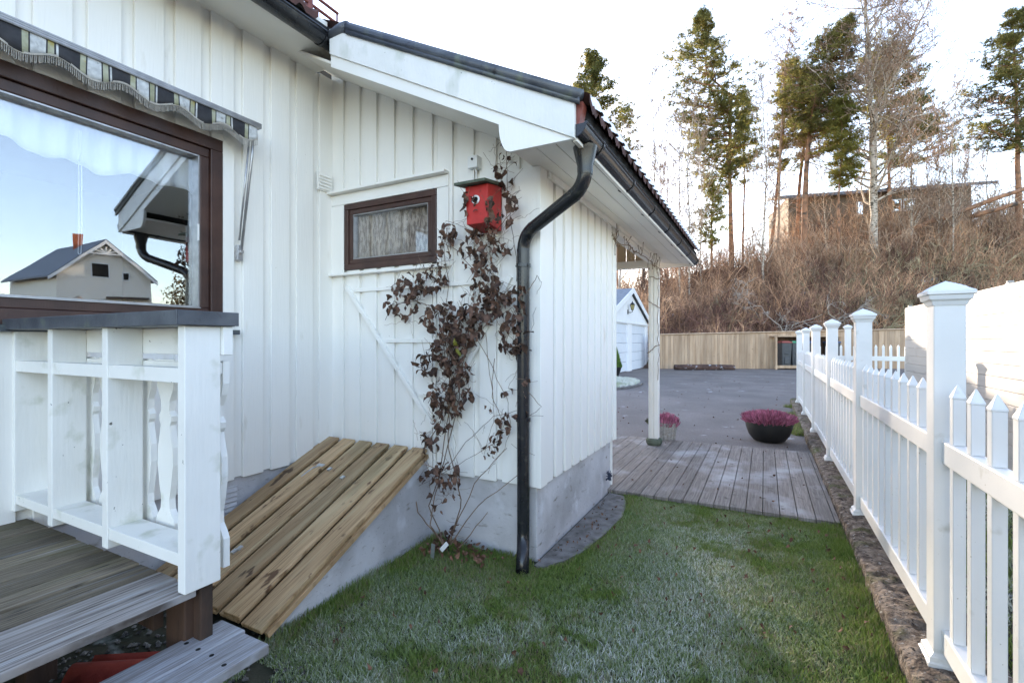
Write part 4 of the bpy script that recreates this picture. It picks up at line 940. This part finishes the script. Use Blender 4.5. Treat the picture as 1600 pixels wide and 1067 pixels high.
# ------------------------------------------------------------------ house on the hill
hh = empty('brown_house', tuple(pd(1380,46,10)), 'brown timber house with low dark roof behind the thicket on the hilltop', 'house')
cR, cL = pd(1518,45,0), pd(1232,49,0); e1 = (cL-cR); e1n = e1.normalized(); dn_ = Vector((e1n.y,-e1n.x,0)); dn_ = dn_ if dn_.dot(fw) > 0 else -dn_
g = MB(); zt, zb = 16.1, 8.0
p = [cR, cL, cL+dn_*8, cR+dn_*8]
g.hexa([Vector((q.x,q.y,zb)) for q in p] + [Vector((q.x,q.y,zt)) for q in p]); g.build('wall', M['brownhouse'], hh)
g = MB(); a, b = cR-e1n*1.6-dn_*.7, cL+e1n*1.2-dn_*.7
g.hexa([Vector((a.x,a.y,15.75)),Vector((b.x,b.y,15.75)),Vector((b.x,b.y,16.9))+dn_*5,Vector((a.x,a.y,17.1))+dn_*5,Vector((a.x,a.y,16.05)),Vector((b.x,b.y,16.05)),Vector((b.x,b.y,17.2))+dn_*5,Vector((a.x,a.y,17.4))+dn_*5]); g.build('roof', M['slate'], hh)
L_ = e1.length
for t0, t1, z0, z1 in ((.30,.35,14.0,15.0),(.37,.42,14.0,15.0),(.58,.605,13.9,15.0),(.90,.92,14.0,14.8)):
    g = MB(); a, b = cR + e1*t0 - dn_*.06, cR + e1*t1 - dn_*.06; g.obox((a+b)/2+Vector((0,0,(z0+z1)/2)), (b-a)/2+e1n*.08, dn_*.05, (0,0,(z1-z0)/2+.08)); f_ = g.build('window', M['whiteplain'], hh)
    g = MB(); g.obox((a+b)/2-dn_*.06+Vector((0,0,(z0+z1)/2)), (b-a)/2, dn_*.008, (0,0,(z1-z0)/2)); g.build('pane', M['glassfar'], f_)

# ------------------------------------------------------------------ neighbour's house across the garden (seen in the window glass)
nb = empty('gabled_house', (45,20,0), 'cream gabled house with brick chimney and dark roof mirrored in the big window', 'house')
ang = R_(22.3); dr = Vector((math.cos(ang), math.sin(ang), 0)); ee = Vector((-dr.y, dr.x, 0)); cc_ = Vector((-6.24,0,0)) + dr*55
W2 = 3.15; AP, EV = 9.95, 7.05
def nbp(a, dpt, z): return cc_ + ee*a + dr*dpt + Vector((0,0,z))
rg = dr*9 - ee*3.7
g = MB(); g.prism([nbp(-W2,0,0), nbp(W2,0,0), nbp(W2,0,EV), nbp(0,0,AP), nbp(-W2,0,EV)], rg); wn = g.build('wall', M['cream'], nb)
for s_ in (-1, 1):
    g = MB(); q = [nbp(0,-.5,AP+.12), nbp(s_*(W2+.5),-.5,EV-.34), nbp(s_*(W2+.5),-.5,EV-.34)+rg, nbp(0,-.5,AP+.12)+rg]
    g.hexa(q + [v + Vector((0,0,.16)) for v in q]); g.build('roof', M['slate'], nb)
g = MB()
for s_ in (-1, 1): q = [nbp(0,-.55,AP+.2), nbp(0,-.55,AP-.1), nbp(s_*(W2+.5),-.55,EV-.6), nbp(s_*(W2+.5),-.55,EV-.3)]; g.prism(q, dr*.05)
g.obox(nbp(0,-.55,AP-.95), ee*.95, dr*.04, (0,0,.05))
for a in (-.5,-.25,0,.25,.5): g.tube([nbp(0,-.55,AP-.9), nbp(a*1.4,-.55,AP-.9+.55-abs(a)*.6)], .04, 4)
g.build('bargeboard', M['whiteplain'], nb)
g = MB(); g.obox(nbp(-1.9,3.6,AP+.3), ee*.35, dr*.35, (0,0,.9)); g.build('chimney', M['brick'], nb)
for a0, a1, z0, z1 in ((-.9,.15,7.0,8.15),(1.2,1.55,6.9,7.5),(.5,1.3,3.6,4.8),(1.6,2.4,3.6,4.8)):
    g = MB(); g.obox(nbp((a0+a1)/2,-.03,(z0+z1)/2), ee*((a1-a0)/2+.1), dr*.04, (0,0,(z1-z0)/2+.1)); f_ = g.build('window', M['whiteplain'], nb)
    g = MB(); g.obox(nbp((a0+a1)/2,-.09,(z0+z1)/2), ee*((a1-a0)/2), dr*.01, (0,0,(z1-z0)/2)); g.build('pane', M['dark'], f_)
g = MB(); g.obox(nbp(1.45,-.4,5.2), ee*1.5, dr*.35, (0,0,.07)); g.build('canopy', M['brownframe'], nb)

M['orangebush'] = pm('orange_brown_leaves', (.20,.11,.03), (.34,.21,.07), 2, rough=.8, rv=.5, trans=.3)
def garden_tree(c, r_, h, mat, label, n):
    root = empty('garden_tree', tuple(c), label, 'tree', 'trees by the gabled house'); g = MB(); gt = MB()
    gt.tube([c, c+Vector((.1,0,h*.5)), c+Vector((0,.1,h*.9))], [.16,.11,.03], 7)
    for k in range(14): a = rnd.uniform(0,6.28); z = h*rnd.uniform(.25,.8); gt.tube([c+Vector((0,0,z)), c+Vector((math.cos(a)*r_*.75, math.sin(a)*r_*.75, min(h*.95, z+r_*.5)))], [.05,.015], 5)
    for _ in range(n):
        v = Vector((rnd.gauss(0,1), rnd.gauss(0,1), rnd.gauss(0,1))).normalized()*rnd.random()**.4; k = 1+.35*math.sin(v.x*5)*math.cos(v.y*6)
        p = c + Vector((v.x*r_*k, v.y*r_*k, h*.6 + v.z*h*.42*k)); d_ = Vector((rnd.gauss(0,1), rnd.gauss(0,1), rnd.gauss(0,1))).normalized()*.22; o = d_.orthogonal()*.45
        g.cr = rnd.random(); g.poly([p-o, p+o, p+d_])
    gt.build('trunk', M['joist'], root); g.build('crown', M[mat], root)
garden_tree(nbp(-11.5,12,0), 3.2, 7.6, 'orangebush', 'orange-brown bushy tree mirrored left of the gabled house', 2600)
garden_tree(nbp(-16,6,0), 3.0, 6.2, 'conifer', 'green rounded tree mirrored furthest left in the window', 2200)
garden_tree(nbp(5.2,-6,0), 1.7, 7.0, 'orangebush', 'slim brown tree mirrored at the right end of the gabled house', 1800)
garden_tree(nbp(7.6,-10,0), 1.5, 8.4, 'pine', 'dark green slim tree mirrored behind the downpipe', 1800)
# ------------------------------------------------------------------ trees
def tuft(g, p, dirv, s, n=10):
    for _ in range(n):
        d_ = (dirv*.5 + Vector((rnd.gauss(0,1), rnd.gauss(0,1), rnd.gauss(.25,.8)))).normalized()
        L = s*rnd.uniform(.6,1.15); o = d_.orthogonal().normalized(); a = rnd.uniform(0,6.28); o = (o*math.cos(a) + d_.cross(o)*math.sin(a))*(s*.065)
        g.cr = rnd.random(); g.poly([p-o, p+o, p+d_*L])
def pine(d, trunk, env, label, nb=70, r0=.22, mat='pine', tuftn=12, s=.34, gap=0.0, bare_low=12, name='pine_tree', clump=5):
    base = pdy(*trunk[0], d); gz_ = float(hill_h(base.x, base.y)); pts = [pdy(x, y, d + i*.25*rnd.uniform(-1,1)) for i, (x, y) in enumerate(trunk)]
    if pts[0].z > gz_: pts.insert(0, Vector((pts[0].x, pts[0].y, gz_-.3)))
    root = empty(name, (pts[0].x, pts[0].y, gz_), label, 'tree', 'trees on the hillside')
    # refine trunk
    fp = []
    for a, b in zip(pts[:-1], pts[1:]):
        for k in range(4): fp.append(a.lerp(b, k/4) + Vector((rnd.uniform(-1,1), rnd.uniform(-1,1), 0))*.04)
    fp.append(pts[-1]); n = len(fp)
    zlo, zhi = fp[0].z, fp[-1].z
    rad = [max(.03, r0*(1-(p.z-zlo)/(zhi-zlo+.01))**.75) for p in fp]
    g = MB(); g.tube(fp, rad, 9); 
    gc = MB()
    ez = [CZ + (533.5-e[0])/754*d for e in env]; order = np.argsort(ez); ezs = [ez[i] for i in order]; el = [(env[i][1]-800)/754*d for i in order]; er = [(env[i][2]-800)/754*d for i in order]
    zz0, zz1 = ezs[0], ezs[-1]
    def trunk_at(z):
        for a, b in zip(fp[:-1], fp[1:]):
            if a.z <= z <= b.z: return a.lerp(b, (z-a.z)/max(1e-4, b.z-a.z))
        return fp[-1] if z > fp[-1].z else fp[0]
    nb = int(nb*1.35)
    for k in range(nb):
        z = zz0 + (zz1-zz0)*((k+rnd.random())/nb)**.9
        l, r = float(np.interp(z, ezs, el)), float(np.interp(z, ezs, er)); mid = (l+r)/2; hw = (r-l)/2
        t = trunk_at(min(z - .05*hw, zhi)); tl = t.x*RX + t.y*RY
        a = rnd.uniform(0, 6.283); f_ = rnd.uniform(.6, 1.12)
        tip = t + rt*((mid - tl) + hw*f_*math.cos(a)) + fw*(hw*f_*math.sin(a)*.9); tip.z = z + rnd.uniform(-.3,.3)
        root_p = trunk_at(max(zlo, z - .28*(tip-t).length*rnd.uniform(.3,1.3)))
        br = wob(root_p, tip, 6, .10); br = [q + Vector((0,0,-.12*(tip-t).length*math.sin(math.pi*i/6)*.5)) for i, q in enumerate(br)]
        L = (tip-root_p).length; g.tube(br, [max(.012, r0*.20*(1-i/7)*min(1.6, L/3+.3)) for i in range(7)], 5, cap=False)
        if rnd.random() < gap: continue
        for c_ in range(int(clump*1.7*rnd.uniform(.6,1.4)*max(1.1, L/2))):
            q = rnd.random()**.55; i = min(5, int(q*6)); p = br[i].lerp(br[i+1], q*6-i) + Vector((rnd.gauss(0,.34), rnd.gauss(0,.34), rnd.gauss(.08,.16)))*(.5+.5*L/2.2)*.8
            for _ in range(3): tuft(gc, p + Vector((rnd.gauss(0,.14), rnd.gauss(0,.14), rnd.gauss(0,.07))), (tip-root_p).normalized(), s, tuftn)
    for k in range(bare_low):
        z = zlo + (zz0-zlo)*rnd.uniform(.3,1.1); t = trunk_at(z); a = rnd.uniform(0,6.28); L = rnd.uniform(.5,2.2)
        g.tube(wob(t, t + Vector((math.cos(a)*L, math.sin(a)*L, rnd.uniform(-.1,.5)*L)), 5, .08), [.03,.025,.02,.015,.01,.008], 4, cap=False)
    g.build('trunk', M['pinebark'], root, smooth=True); gc.build('crown', M[mat], root)
    return root
pine(44, [(930,330),(928,220),(926,88)], [(85,918,934),(110,905,948),(150,890,966),(200,885,985),(240,895,995),(290,910,1000)], 'narrow pine rising behind the roof edge near the downpipe', 120, .2)
pine(46, [(965,300),(965,230),(975,190)], [(160,965,1005),(185,940,1005),(215,930,990),(250,930,985)], 'small pine right beside the narrow pine above the roof tiles', 22, .1, s=.3)
pine(38, [(1143,400),(1139,260),(1143,150),(1120,130),(1104,112),(1096,28)], [(25,1092,1101),(50,1074,1113),(75,1055,1125),(95,1040,1135),(120,1038,1182),(150,1046,1175),(180,1056,1178),(215,1064,1182),(255,1058,1180),(290,1100,1170)], 'tall red-barked pine with crooked top and flat dark crown', 108, .21, s=.32, clump=6)
pine(41, [(1160,400),(1163,300),(1160,150)], [(145,1152,1172),(180,1148,1190),(220,1146,1192),(265,1150,1186)], 'slim yellow-green pine close on the right of the tall crooked pine', 46, .11, 'pineyellow', s=.28)
pine(36, [(1112,392),(1112,284)], [(282,1107,1118),(310,1096,1127),(345,1088,1133),(385,1084,1138)], 'short ivy-green bushy pine at the crest below the tall crooked pine', 34, .12, 'pineyellow', s=.26, bare_low=2)
pine(42, [(1205,395),(1215,280),(1228,160),(1236,90)], [(88,1228,1248),(120,1215,1262),(160,1206,1266),(210,1204,1262),(265,1200,1250)], 'golden-green pine left in the hilltop group', 70, .16, 'pineyellow', s=.3)
pine(38, [(1256,385),(1258,290),(1266,190),(1288,115),(1318,40)], [(32,1300,1335),(60,1276,1345),(90,1236,1352),(125,1222,1352),(160,1226,1350),(205,1232,1330)], 'thick leaning red pine in the middle of the hilltop group', 96, .27, s=.33, clump=6)
pine(43, [(1245,385),(1250,280),(1268,120)], [(110,1255,1290),(150,1240,1300),(200,1240,1310),(250,1245,1300)], 'straight pine directly behind the leaning red pine', 56, .2, s=.32)
pine(36, [(1310,372),(1312,280),(1316,165)], [(155,1308,1328),(185,1296,1340),(220,1290,1345),(262,1288,1338),(290,1296,1330)], 'slender yellow-lit pine between the leaning pine and the birch', 64, .10, 'pineyellow', s=.28)
pine(46, [(1392,345),(1388,240),(1384,110)], [(70,1340,1395),(110,1335,1435),(150,1345,1450),(190,1365,1475),(225,1370,1500),(250,1375,1470)], 'broad blue-green pine behind the big bare birch', 96, .2, s=.36, clump=6)
pine(37, [(1592,350),(1590,220),(1586,110),(1582,24)], [(22,1572,1592),(50,1556,1606),(80,1542,1618),(120,1530,1640),(140,1506,1640),(170,1540,1636),(200,1514,1630),(235,1540,1620)], 'tall pine with layered crown at the right edge of the view', 86, .24, s=.33)
pine(44, [(1640,350),(1645,100)], [(60,1630,1660),(140,1600,1690),(240,1590,1700)], 'pine just beyond the right-edge pine', 50, .2)

def bare(d, trunk, label, r0=.12, nbr=26, spread=.55, L0=3.2, lv=3, mat='birch', droop=.0, name='bare_tree', zfrac=.25, group='trees on the hillside', tw=4):
    pts = [pdy(x, y, d) for x, y in trunk]; gz_ = float(hill_h(pts[0].x, pts[0].y))
    if pts[0].z > gz_: pts.insert(0, Vector((pts[0].x, pts[0].y, gz_-.3)))
    root = empty(name, (pts[0].x, pts[0].y, gz_), label, 'tree', group)
    fp = []
    for a, b in zip(pts[:-1], pts[1:]):
        for k in range(5): fp.append(a.lerp(b, k/5) + Vector((rnd.uniform(-1,1), rnd.uniform(-1,1), 0))*.05)
    fp.append(pts[-1]); n = len(fp); g = MB(); gt = MB()
    g.tube(fp, [max(.02, r0*(1-.85*i/n)) for i in range(n)], 8)
    def grow(p, dv, L, r, lev):
        n_ = 5; q = [p]; v = dv.copy()
        for i in range(n_):
            v = (v + Vector((rnd.gauss(0,.16), rnd.gauss(0,.16), rnd.gauss(.05,.12) - droop*(3-lev)*.10))).normalized(); q.append(q[-1] + v*(L/n_))
        tgt = g if lev >= 2 else gt; tgt.cr = rnd.random()
        tgt.tube(q, [max(.011, r*(1-.8*i/n_)) for i in range(n_+1)], 5 if lev >= 2 else 3, cap=False)
        if lev <= 0: return
        for _ in range(tw if lev > 1 else tw+1):
            i = rnd.randint(1, n_); dv2 = (v*.8 + Vector((rnd.gauss(0,.6), rnd.gauss(0,.6), rnd.gauss(.25,.45) - droop*(1 if lev == 1 else 0)))).normalized()
            grow(q[i], dv2, L*rnd.uniform(.35,.6), r*.42, lev-1)
    for k in range(nbr):
        t = zfrac + (1-zfrac)*(k+rnd.random())/nbr; i = min(n-2, int(t*(n-1))); p = fp[i].lerp(fp[i+1], t*(n-1)-i)
        a = rnd.uniform(0,6.283); L = L0*(1-.55*t)*rnd.uniform(.6,1.15)
        dv = Vector((math.cos(a)*spread, math.sin(a)*spread, 1-.35*spread)).normalized()
        grow(p, dv, L, r0*.38*(1-.6*t), lv)
    g.build('trunk', M[mat], root, smooth=True); gt.build('twigs', M['twig'], root)
    return root
bare(36, [(1366,372),(1364,280),(1362,180),(1358,90),(1352,-20)], 'large pale-barked birch with wide bare branches in front of the pines', .30, 52, .95, 8.0, 3, 'birch', .14, 'birch_tree', .30, tw=5)
bare(36, [(1368,182),(1400,110),(1440,30),(1470,-30)], 'long ascending limb stem of the twin birch beside the large birch', .13, 24, .7, 5.0, 3, 'birch', .3, 'birch_tree', .2)
bare(40, [(1216,370),(1220,220),(1226,110),(1238,30)], 'thin dark birch with drooping twigs left of the pine group', .12, 44, .6, 4.0, 3, 'twig', .5, 'birch_tree', .3)
for i, (px, y0, y1, lb, r_, n_) in enumerate(((1062,385,160,'twiggy bare sapling just left of the tall crooked pine',.07,22),(1078,385,150,'leaning bare sapling whose top reaches the crooked pine crown',.08,22),(1095,390,190,'bare sapling in front of the crooked pine crown',.06,16),(1003,330,200,'bare forked sapling above the roof tiles',.06,14),(1032,370,240,'low bare sapling over the gutter end',.05,12),(1175,392,250,'bare grey sapling right of the slim yellow-green pine',.05,12),(1452,345,170,'thin bare sapling in front of the brown house, left of the pair',.06,16),(1468,345,160,'thin bare sapling in front of the brown house, right of the pair',.06,16),(1500,330,240,'small bare sapling at the right end of the brown house',.05,12),(1340,355,250,'bare sapling left of the birch trunk',.05,12),(1290,365,250,'bare sapling before the leaning red pine',.05,12),(1545,340,200,'bare sapling left of the right-edge pine',.06,14),(1020,372,110,'tall bare tree in the gap above the eave end',.09,24),(1048,380,210,'bare tree at the left foot of the crooked pine',.06,18),(1192,385,120,'tall bare tree in the gap between crooked pine and golden pine',.09,26),(1425,345,90,'tall bare tree right of the large birch',.09,26),(1490,330,130,'thin bare tree between the birch and the right-edge pine',.07,20))):
    bare(34+rnd.uniform(0,6), [(px,y0),(px+rnd.uniform(-6,6),(y0+y1)/2),(px+rnd.uniform(-14,10),y1)], lb, r_, int(n_*1.8), .5, 3.0, 2, 'birch', .0, 'bare_sapling', .2)
for px, lb in ((966,'bare trunk rising behind the garage roof'),(1000,'dark leaning trunk behind the garage gable')):
    bare(34, [(px,470),(px+(3 if px < 990 else 6),420),(px+(4 if px < 990 else 16),330)], lb, .17, 10, .5, 2.0, 2, 'palebranch' if px < 990 else 'joist', 0, 'bare_tree', .3)
for i, (px, d, h) in enumerate(((700,44,360),(738,46,330),(768,43,350),(800,47,340))):  # unseen trees added behind the house to dapple sun on fence and screen wall
    bare(d, [(px,520),(px+3,440),(px-4,h)], ['bare birch far left behind the garage','tall bare birch behind the garage, second from the left','bare birch with dense twigs behind the garage','bare birch nearest the hill behind the garage'][i], .16, 60, .8, 4.6, 3, 'birch', .2, 'birch_tree', .12, 'birches behind the garage')
# fallen trunks on the slope
for i, (a, b, r_, lb) in enumerate((((1385,372,37),(1610,292,34),.20,'long fallen trunk lying across the slope below the brown house'),((1520,338,36),(1625,306,35),.17,'shorter fallen trunk under the long one at the right'))):
    g = MB(); p, q = pdy(*a), pdy(*b); g.tube(wob(p, q, 12, .05), [r_*(1-.3*k/12) for k in range(13)], 10)
    tag(g.build('fallen_trunk', M['bark'] if False else M['pinebark'], smooth=True), lb, 'fallen trunk', 'fallen trunks')
# thicket on the slope
def thicket(n, pxr, dr_, hr, mat, name, label, lean=.35, seed=1, thick=.012, pale=0):
    g = MB(); rs = random.Random(seed)
    for _ in range(n):
        px = rs.uniform(*pxr); d = dr_[0] + (dr_[1]-dr_[0])*rs.random()**.9; p = pd(px, d); z = float(hill_h(p.x, p.y)) 
        if z < .1 and d > 26.5: continue
        p.z = z - .05; h = rs.uniform(*hr)*(1.0 if d > 28 else .55)*(.85 if (px > 1215 and d > 36 and name == 'thicket') else 1)*(.55 + .9*float(vn(p.x, p.y, .45))); g.cr = rs.random()
        dv = Vector((rs.gauss(0,lean), rs.gauss(0,lean), 1)).normalized(); pts = [p]; v = dv
        for i in range(4):
            v = (v + Vector((rs.gauss(0,.16), rs.gauss(0,.16), rs.gauss(-.02,.08)))).normalized(); pts.append(pts[-1] + v*h/4)
        tt = thick*rs.uniform(.6,1.5); g.tube(pts, [tt*1.3, tt*1.1, tt*.9, tt*.7, tt*.35], 3, cap=False)
        for k in range(6):
            i = rs.randint(1, 4); q0 = pts[i]; L = h*rs.uniform(.15,.42); v2 = (v*.7 + Vector((rs.gauss(0,.6), rs.gauss(0,.6), rs.gauss(.2,.4)))).normalized()
            q1 = q0 + v2*L*.5; q2 = q1 + (v2 + Vector((rs.gauss(0,.35), rs.gauss(0,.35), rs.gauss(0,.3)))).normalized()*L*.5
            g.tube([q0, q1, q2], [tt*.7, tt*.55, tt*.25], 3, cap=False)
    return tag(g.build(name, mat), label, 'thicket', kind='stuff')
thicket(8500, (930,1660), (26.2,43.5), (.9,2.9), M['brush'], 'thicket', 'dense reddish-brown bare thicket covering the slope behind the timber fence')
thicket(1300, (1290,1680), (26.5,36), (.8,2.2), M['brush2'], 'thicket', 'olive-brown tangled thicket on the right part of the slope above the white screen wall', .8, 5, .015)
thicket(950, (1170,1600), (34,42.5), (1.6,3.8), M['palebrown'], 'tall_shoots', 'tall straight pale shoots in front of the brown house on the crest', .12, 9, .02)
thicket(1500, (1040,1330), (26.3,31), (.7,1.9), M['redbrush'], 'drooping_twigs', 'matted dark red-brown drooping twigs low on the slope behind the timber fence', .9, 11, .010)
for i, (px, y, d, lb) in enumerate(((1195,400,30,'pale dead branch arching over the upper thicket'),(1225,470,28,'pale forked dead branch low in the thicket above the fence'),(1300,440,28.5,'grey dead branch hanging left of the picket fence posts'),(1390,430,28,'mossy crooked branch above the return fence'),(1570,430,27,'short greenish trunk with crooked limbs above the screen wall'),(1150,430,29,'thin pale dead branch left of the other dead branches, over the timber fence'),(1260,400,33,'long bare grey branch high in the thicket below the leaning pine'),(1470,400,31,'mossy tangled branch left of the fallen trunks'))):
    p0 = pdy(px, y, d); gz_ = float(hill_h(p0.x, p0.y)); root = empty('dead_branch', (p0.x, p0.y, gz_), lb, 'branch', 'dead branches in the thicket')
    g = MB()
    def gr(p, v, L, r, lev):
        q = [p]
        for k in range(5): v = (v + Vector((rnd.gauss(0,.28), rnd.gauss(0,.28), rnd.gauss(-.06,.25)))).normalized(); q.append(q[-1]+v*L/5)
        g.tube(q, [max(.007, r*(1-.75*k/5)) for k in range(6)], 5, cap=False)
        if lev:
            for _ in range(4): k = rnd.randint(1,5); gr(q[k], (v*.6+Vector((rnd.gauss(0,.7), rnd.gauss(0,.7), rnd.gauss(0,.5)))).normalized(), L*rnd.uniform(.35,.65), r*.5, lev-1)
    b0 = Vector((p0.x, p0.y, gz_-.1))
    for k in range(3): gr(b0, Vector((rnd.uniform(-1,1), rnd.uniform(-1,1)-.3, .9)).normalized(), 2.6, .045, 3)
    g.build('limbs', M['palebranch'] if i < 3 else M['brush2'], root, smooth=True)

# ------------------------------------------------------------------ grass
def blades(name, n, region, frost_fn, hmin, hmax, wid, label, seed=1, z0=0.0):
    rs = np.random.RandomState(seed); x0, x1, y0, y1 = region['box']
    x = rs.uniform(x0, x1, n*3); y = rs.uniform(y0, y1, n*3); keep = region['ok'](x, y); x, y = x[keep][:n], y[keep][:n]; n = len(x)
    clump = fbm(x, y, 6)
    h = rs.uniform(hmin, hmax, n)*(.55 + .9*clump); a = rs.uniform(0, 2*np.pi, n); ln = rs.uniform(.1, .95, n)*h*1.2; b = rs.uniform(0, 2*np.pi, n)
    fr, tall, tone = frost_fn(x, y, rs); h *= tall
    wx, wy = np.cos(a)*wid/2, np.sin(a)*wid/2; lx, ly = np.cos(b)*ln, np.sin(b)*ln; z = np.full(n, z0)
    V5 = np.empty((n,5,3), dtype=np.float32)
    V5[:,0] = np.stack([x-wx, y-wy, z], 1); V5[:,1] = np.stack([x+wx, y+wy, z], 1)
    V5[:,2] = np.stack([x+wx*.8+lx*.4, y+wy*.8+ly*.4, z+h*.6], 1); V5[:,3] = np.stack([x-wx*.8+lx*.4, y-wy*.8+ly*.4, z+h*.6], 1)
    V5[:,4] = np.stack([x+lx, y+ly, z+h*.95], 1)
    idx = np.arange(n)*5; quads = np.stack([idx, idx+1, idx+2, idx+3], 1); tris = np.stack([idx+3, idx+2, idx+4], 1)
    me = bpy.data.meshes.new(name); me.vertices.add(n*5); me.vertices.foreach_set('co', V5.ravel())
    me.loops.add(n*7); me.loops.foreach_set('vertex_index', np.concatenate([quads, tris], 1).ravel().astype(np.int32))
    ls = np.empty(n*2, dtype=np.int32); ls[0::2] = np.arange(n)*7; ls[1::2] = np.arange(n)*7+4
    me.polygons.add(n*2); me.polygons.foreach_set('loop_start', ls); me.update(calc_edges=True)
    for nm, arr in (('rv', tone), ('fr', fr)):
        at = me.attributes.new(nm, 'FLOAT', 'FACE'); at.data.foreach_set('value', np.repeat(arr, 2).astype(np.float32))
    me.materials.append(M['grass']); o = bpy.data.objects.new(name, me); col.objects.link(o)
    return tag(o, label, 'grass', kind='stuff')
def ok_lawn(x, y):
    c = (x > -2.06) & (x < .51) & (y < 4.36)
    c &= ~((x < -1.27) & (y > 2.77)); c &= ~((x > -1.3) & (x < np.interp(y, [2.72,2.86,3.05,3.4,3.8,4.12,4.3], [-1.21,-1.13,-1.07,-1.03,-1.01,-1.06,-1.13])) & (y > 2.72) & (y < 4.34))
    c &= ~((x < -1.45) & (y < .75)); c &= (y - .6 > -.55*(x+1.6)-.9)
    c &= ~((x < -1.78) & (y < 1.35) & (fbm(x, y, 8) < .62))
    c &= ~((y > 2.60) & (x > -1.95) & (x < -1.62) & (fbm(x, y, 9) < .5))
    return c
def frost_lawn(x, y, rs):
    e = np.minimum.reduce([.51-x, np.where(x < -1.0, 2.78-y, 4.36-y+.2), np.hypot(x+1.2, np.maximum(y-2.7, 0)*0 + np.clip(2.75-y, 0, 9)*1.0)+.0*x])
    edge = np.clip((e-.08)/.8, 0, 1); left = np.clip((x+1.9)/1.0, 0.25, 1)
    q = .40*fbm(x, y, 2.0) + .35*fbm(x+5, y, 7) + .25*fbm(x, y+3, 19)
    base = np.clip((q - .395)*9, 0, 1)*edge**1.1*(.35+.65*left)
    fr = np.clip(base*rs.uniform(.05, 1.1, len(x))**.8, 0, 1); fr = np.where(rs.rand(len(x)) < .42, fr*.15, fr)
    tall = 1.0 + 1.1*np.clip(1-(.51-x)/.22, 0, 1) + .8*np.clip(1-(2.78-y)/.3, 0, 1)*(x < -1.27) + 1.6*np.clip(1-(x+2.08)/.14, 0, 1)
    dead = (fbm(x+9, y+3, 3.5) > .50)
    tone = np.clip(rs.rand(len(x))*.75 + .42*dead*rs.rand(len(x)) + .12*(fbm(x, y, 3)-.5), 0, 1)
    return fr, tall, tone
blades('lawn_grass', 270000, {'box': (-2.1,.52,.4,4.4), 'ok': ok_lawn}, frost_lawn, .012, .032, .0040, 'patchy frosted green grass of the lawn before the house')
blades('neighbour_grass', 45000, {'box': (.90,2.24,.8,11.8), 'ok': lambda x, y: x > 0}, lambda x, y, rs: (np.clip((fbm(x, y, 2)-.4)*4, 0, 1)*rs.rand(len(x)), np.ones(len(x)), rs.rand(len(x))*.8), .03, .06, .008, 'frosty grass strip between picket fence and white screen wall', 4)
blades('island_grass', 16000, {'box': (-7.8,-3.4,12.3,18.1), 'ok': lambda x, y: ((x+5.6)/2.05)**2 + ((y-15.2)/2.8)**2 < 1}, lambda x, y, rs: (np.clip((fbm(x, y, 1.5)-.30)*4, 0, 1)*rs.uniform(.5,1,len(x)), np.ones(len(x)), rs.rand(len(x))*.8), .04, .08, .02, 'frosted grass bed beside the driveway near the garage', 5, .06)
blades('verge_grass', 5000, {'box': (.30,.53,6.95,11.8), 'ok': lambda x, y: (fbm(x, y, 1.2) > .48) & (x > .42 - .3*fbm(x, y, .8))}, lambda x, y, rs: (np.zeros(len(x)), np.ones(len(x)), .5+rs.rand(len(x))*.5), .03, .10, .006, 'rough dry grass tufts along the curb by the driveway', 6)
g = MB()
for _ in range(240):
    x, y = rnd.uniform(-2.0,.45), rnd.uniform(1.2,4.2)
    if not bool(ok_lawn(np.array([x]), np.array([y]))[0]): continue
    if rnd.random() < .55 and y < 2.5: continue
    leaf(Vector((x, y, .045)), rnd.uniform(.015,.035), g)
for _ in range(90): leaf(Vector((rnd.uniform(-2.0,-1.5), rnd.uniform(2.50,2.74), .05)), rnd.uniform(.02,.05), g)
for _ in range(40): leaf(Vector((rnd.uniform(-1.25,-1.08), rnd.uniform(2.9,4.2), .035)), rnd.uniform(.012,.03), g)
for _ in range(150):
    x, y = rnd.uniform(-4.5,.42), 7.0 + 14*rnd.random()**1.5; leaf(Vector((x, y, .022)), rnd.uniform(.02,.05), g)
for _ in range(24): leaf(Vector((rnd.uniform(-1.2,.45), rnd.uniform(4.5,6.8), .052)), rnd.uniform(.015,.035), g)
tag(g.build('leaf_litter', M['litter'], smooth=True), 'small dry brown leaves scattered on the lawn and under the vine', 'leaves', kind='stuff')
g = MB()                                     # pebbles under the deck and by the hatch
for _ in range(1500):
    x, y = rnd.uniform(-3.0,-1.35), rnd.uniform(.1,1.42); r_ = rnd.uniform(.006,.016); g.cr = rnd.random()
    b = len(g.v); c = Vector((x, y, .004+r_*.3)); g.v += [tuple(c+Vector(v)*r_*rnd.uniform(.7,1.2)) for v in ((1,0,0),(-1,0,0),(0,1,0),(0,-1,0),(0,0,.8),(0,0,-.8))]
    for f_ in ((0,2,4),(2,1,4),(1,3,4),(3,0,4),(2,0,5),(1,2,5),(3,1,5),(0,3,5)): g.face([b+i for i in f_])
tag(g.build('pebbles', pm('pebble_gravel', (.05,.045,.04), (.20,.19,.17), 30, rough=.9, rv=.5), smooth=False), 'dark pebbles on the ground under the terrace deck', 'pebbles', kind='stuff')
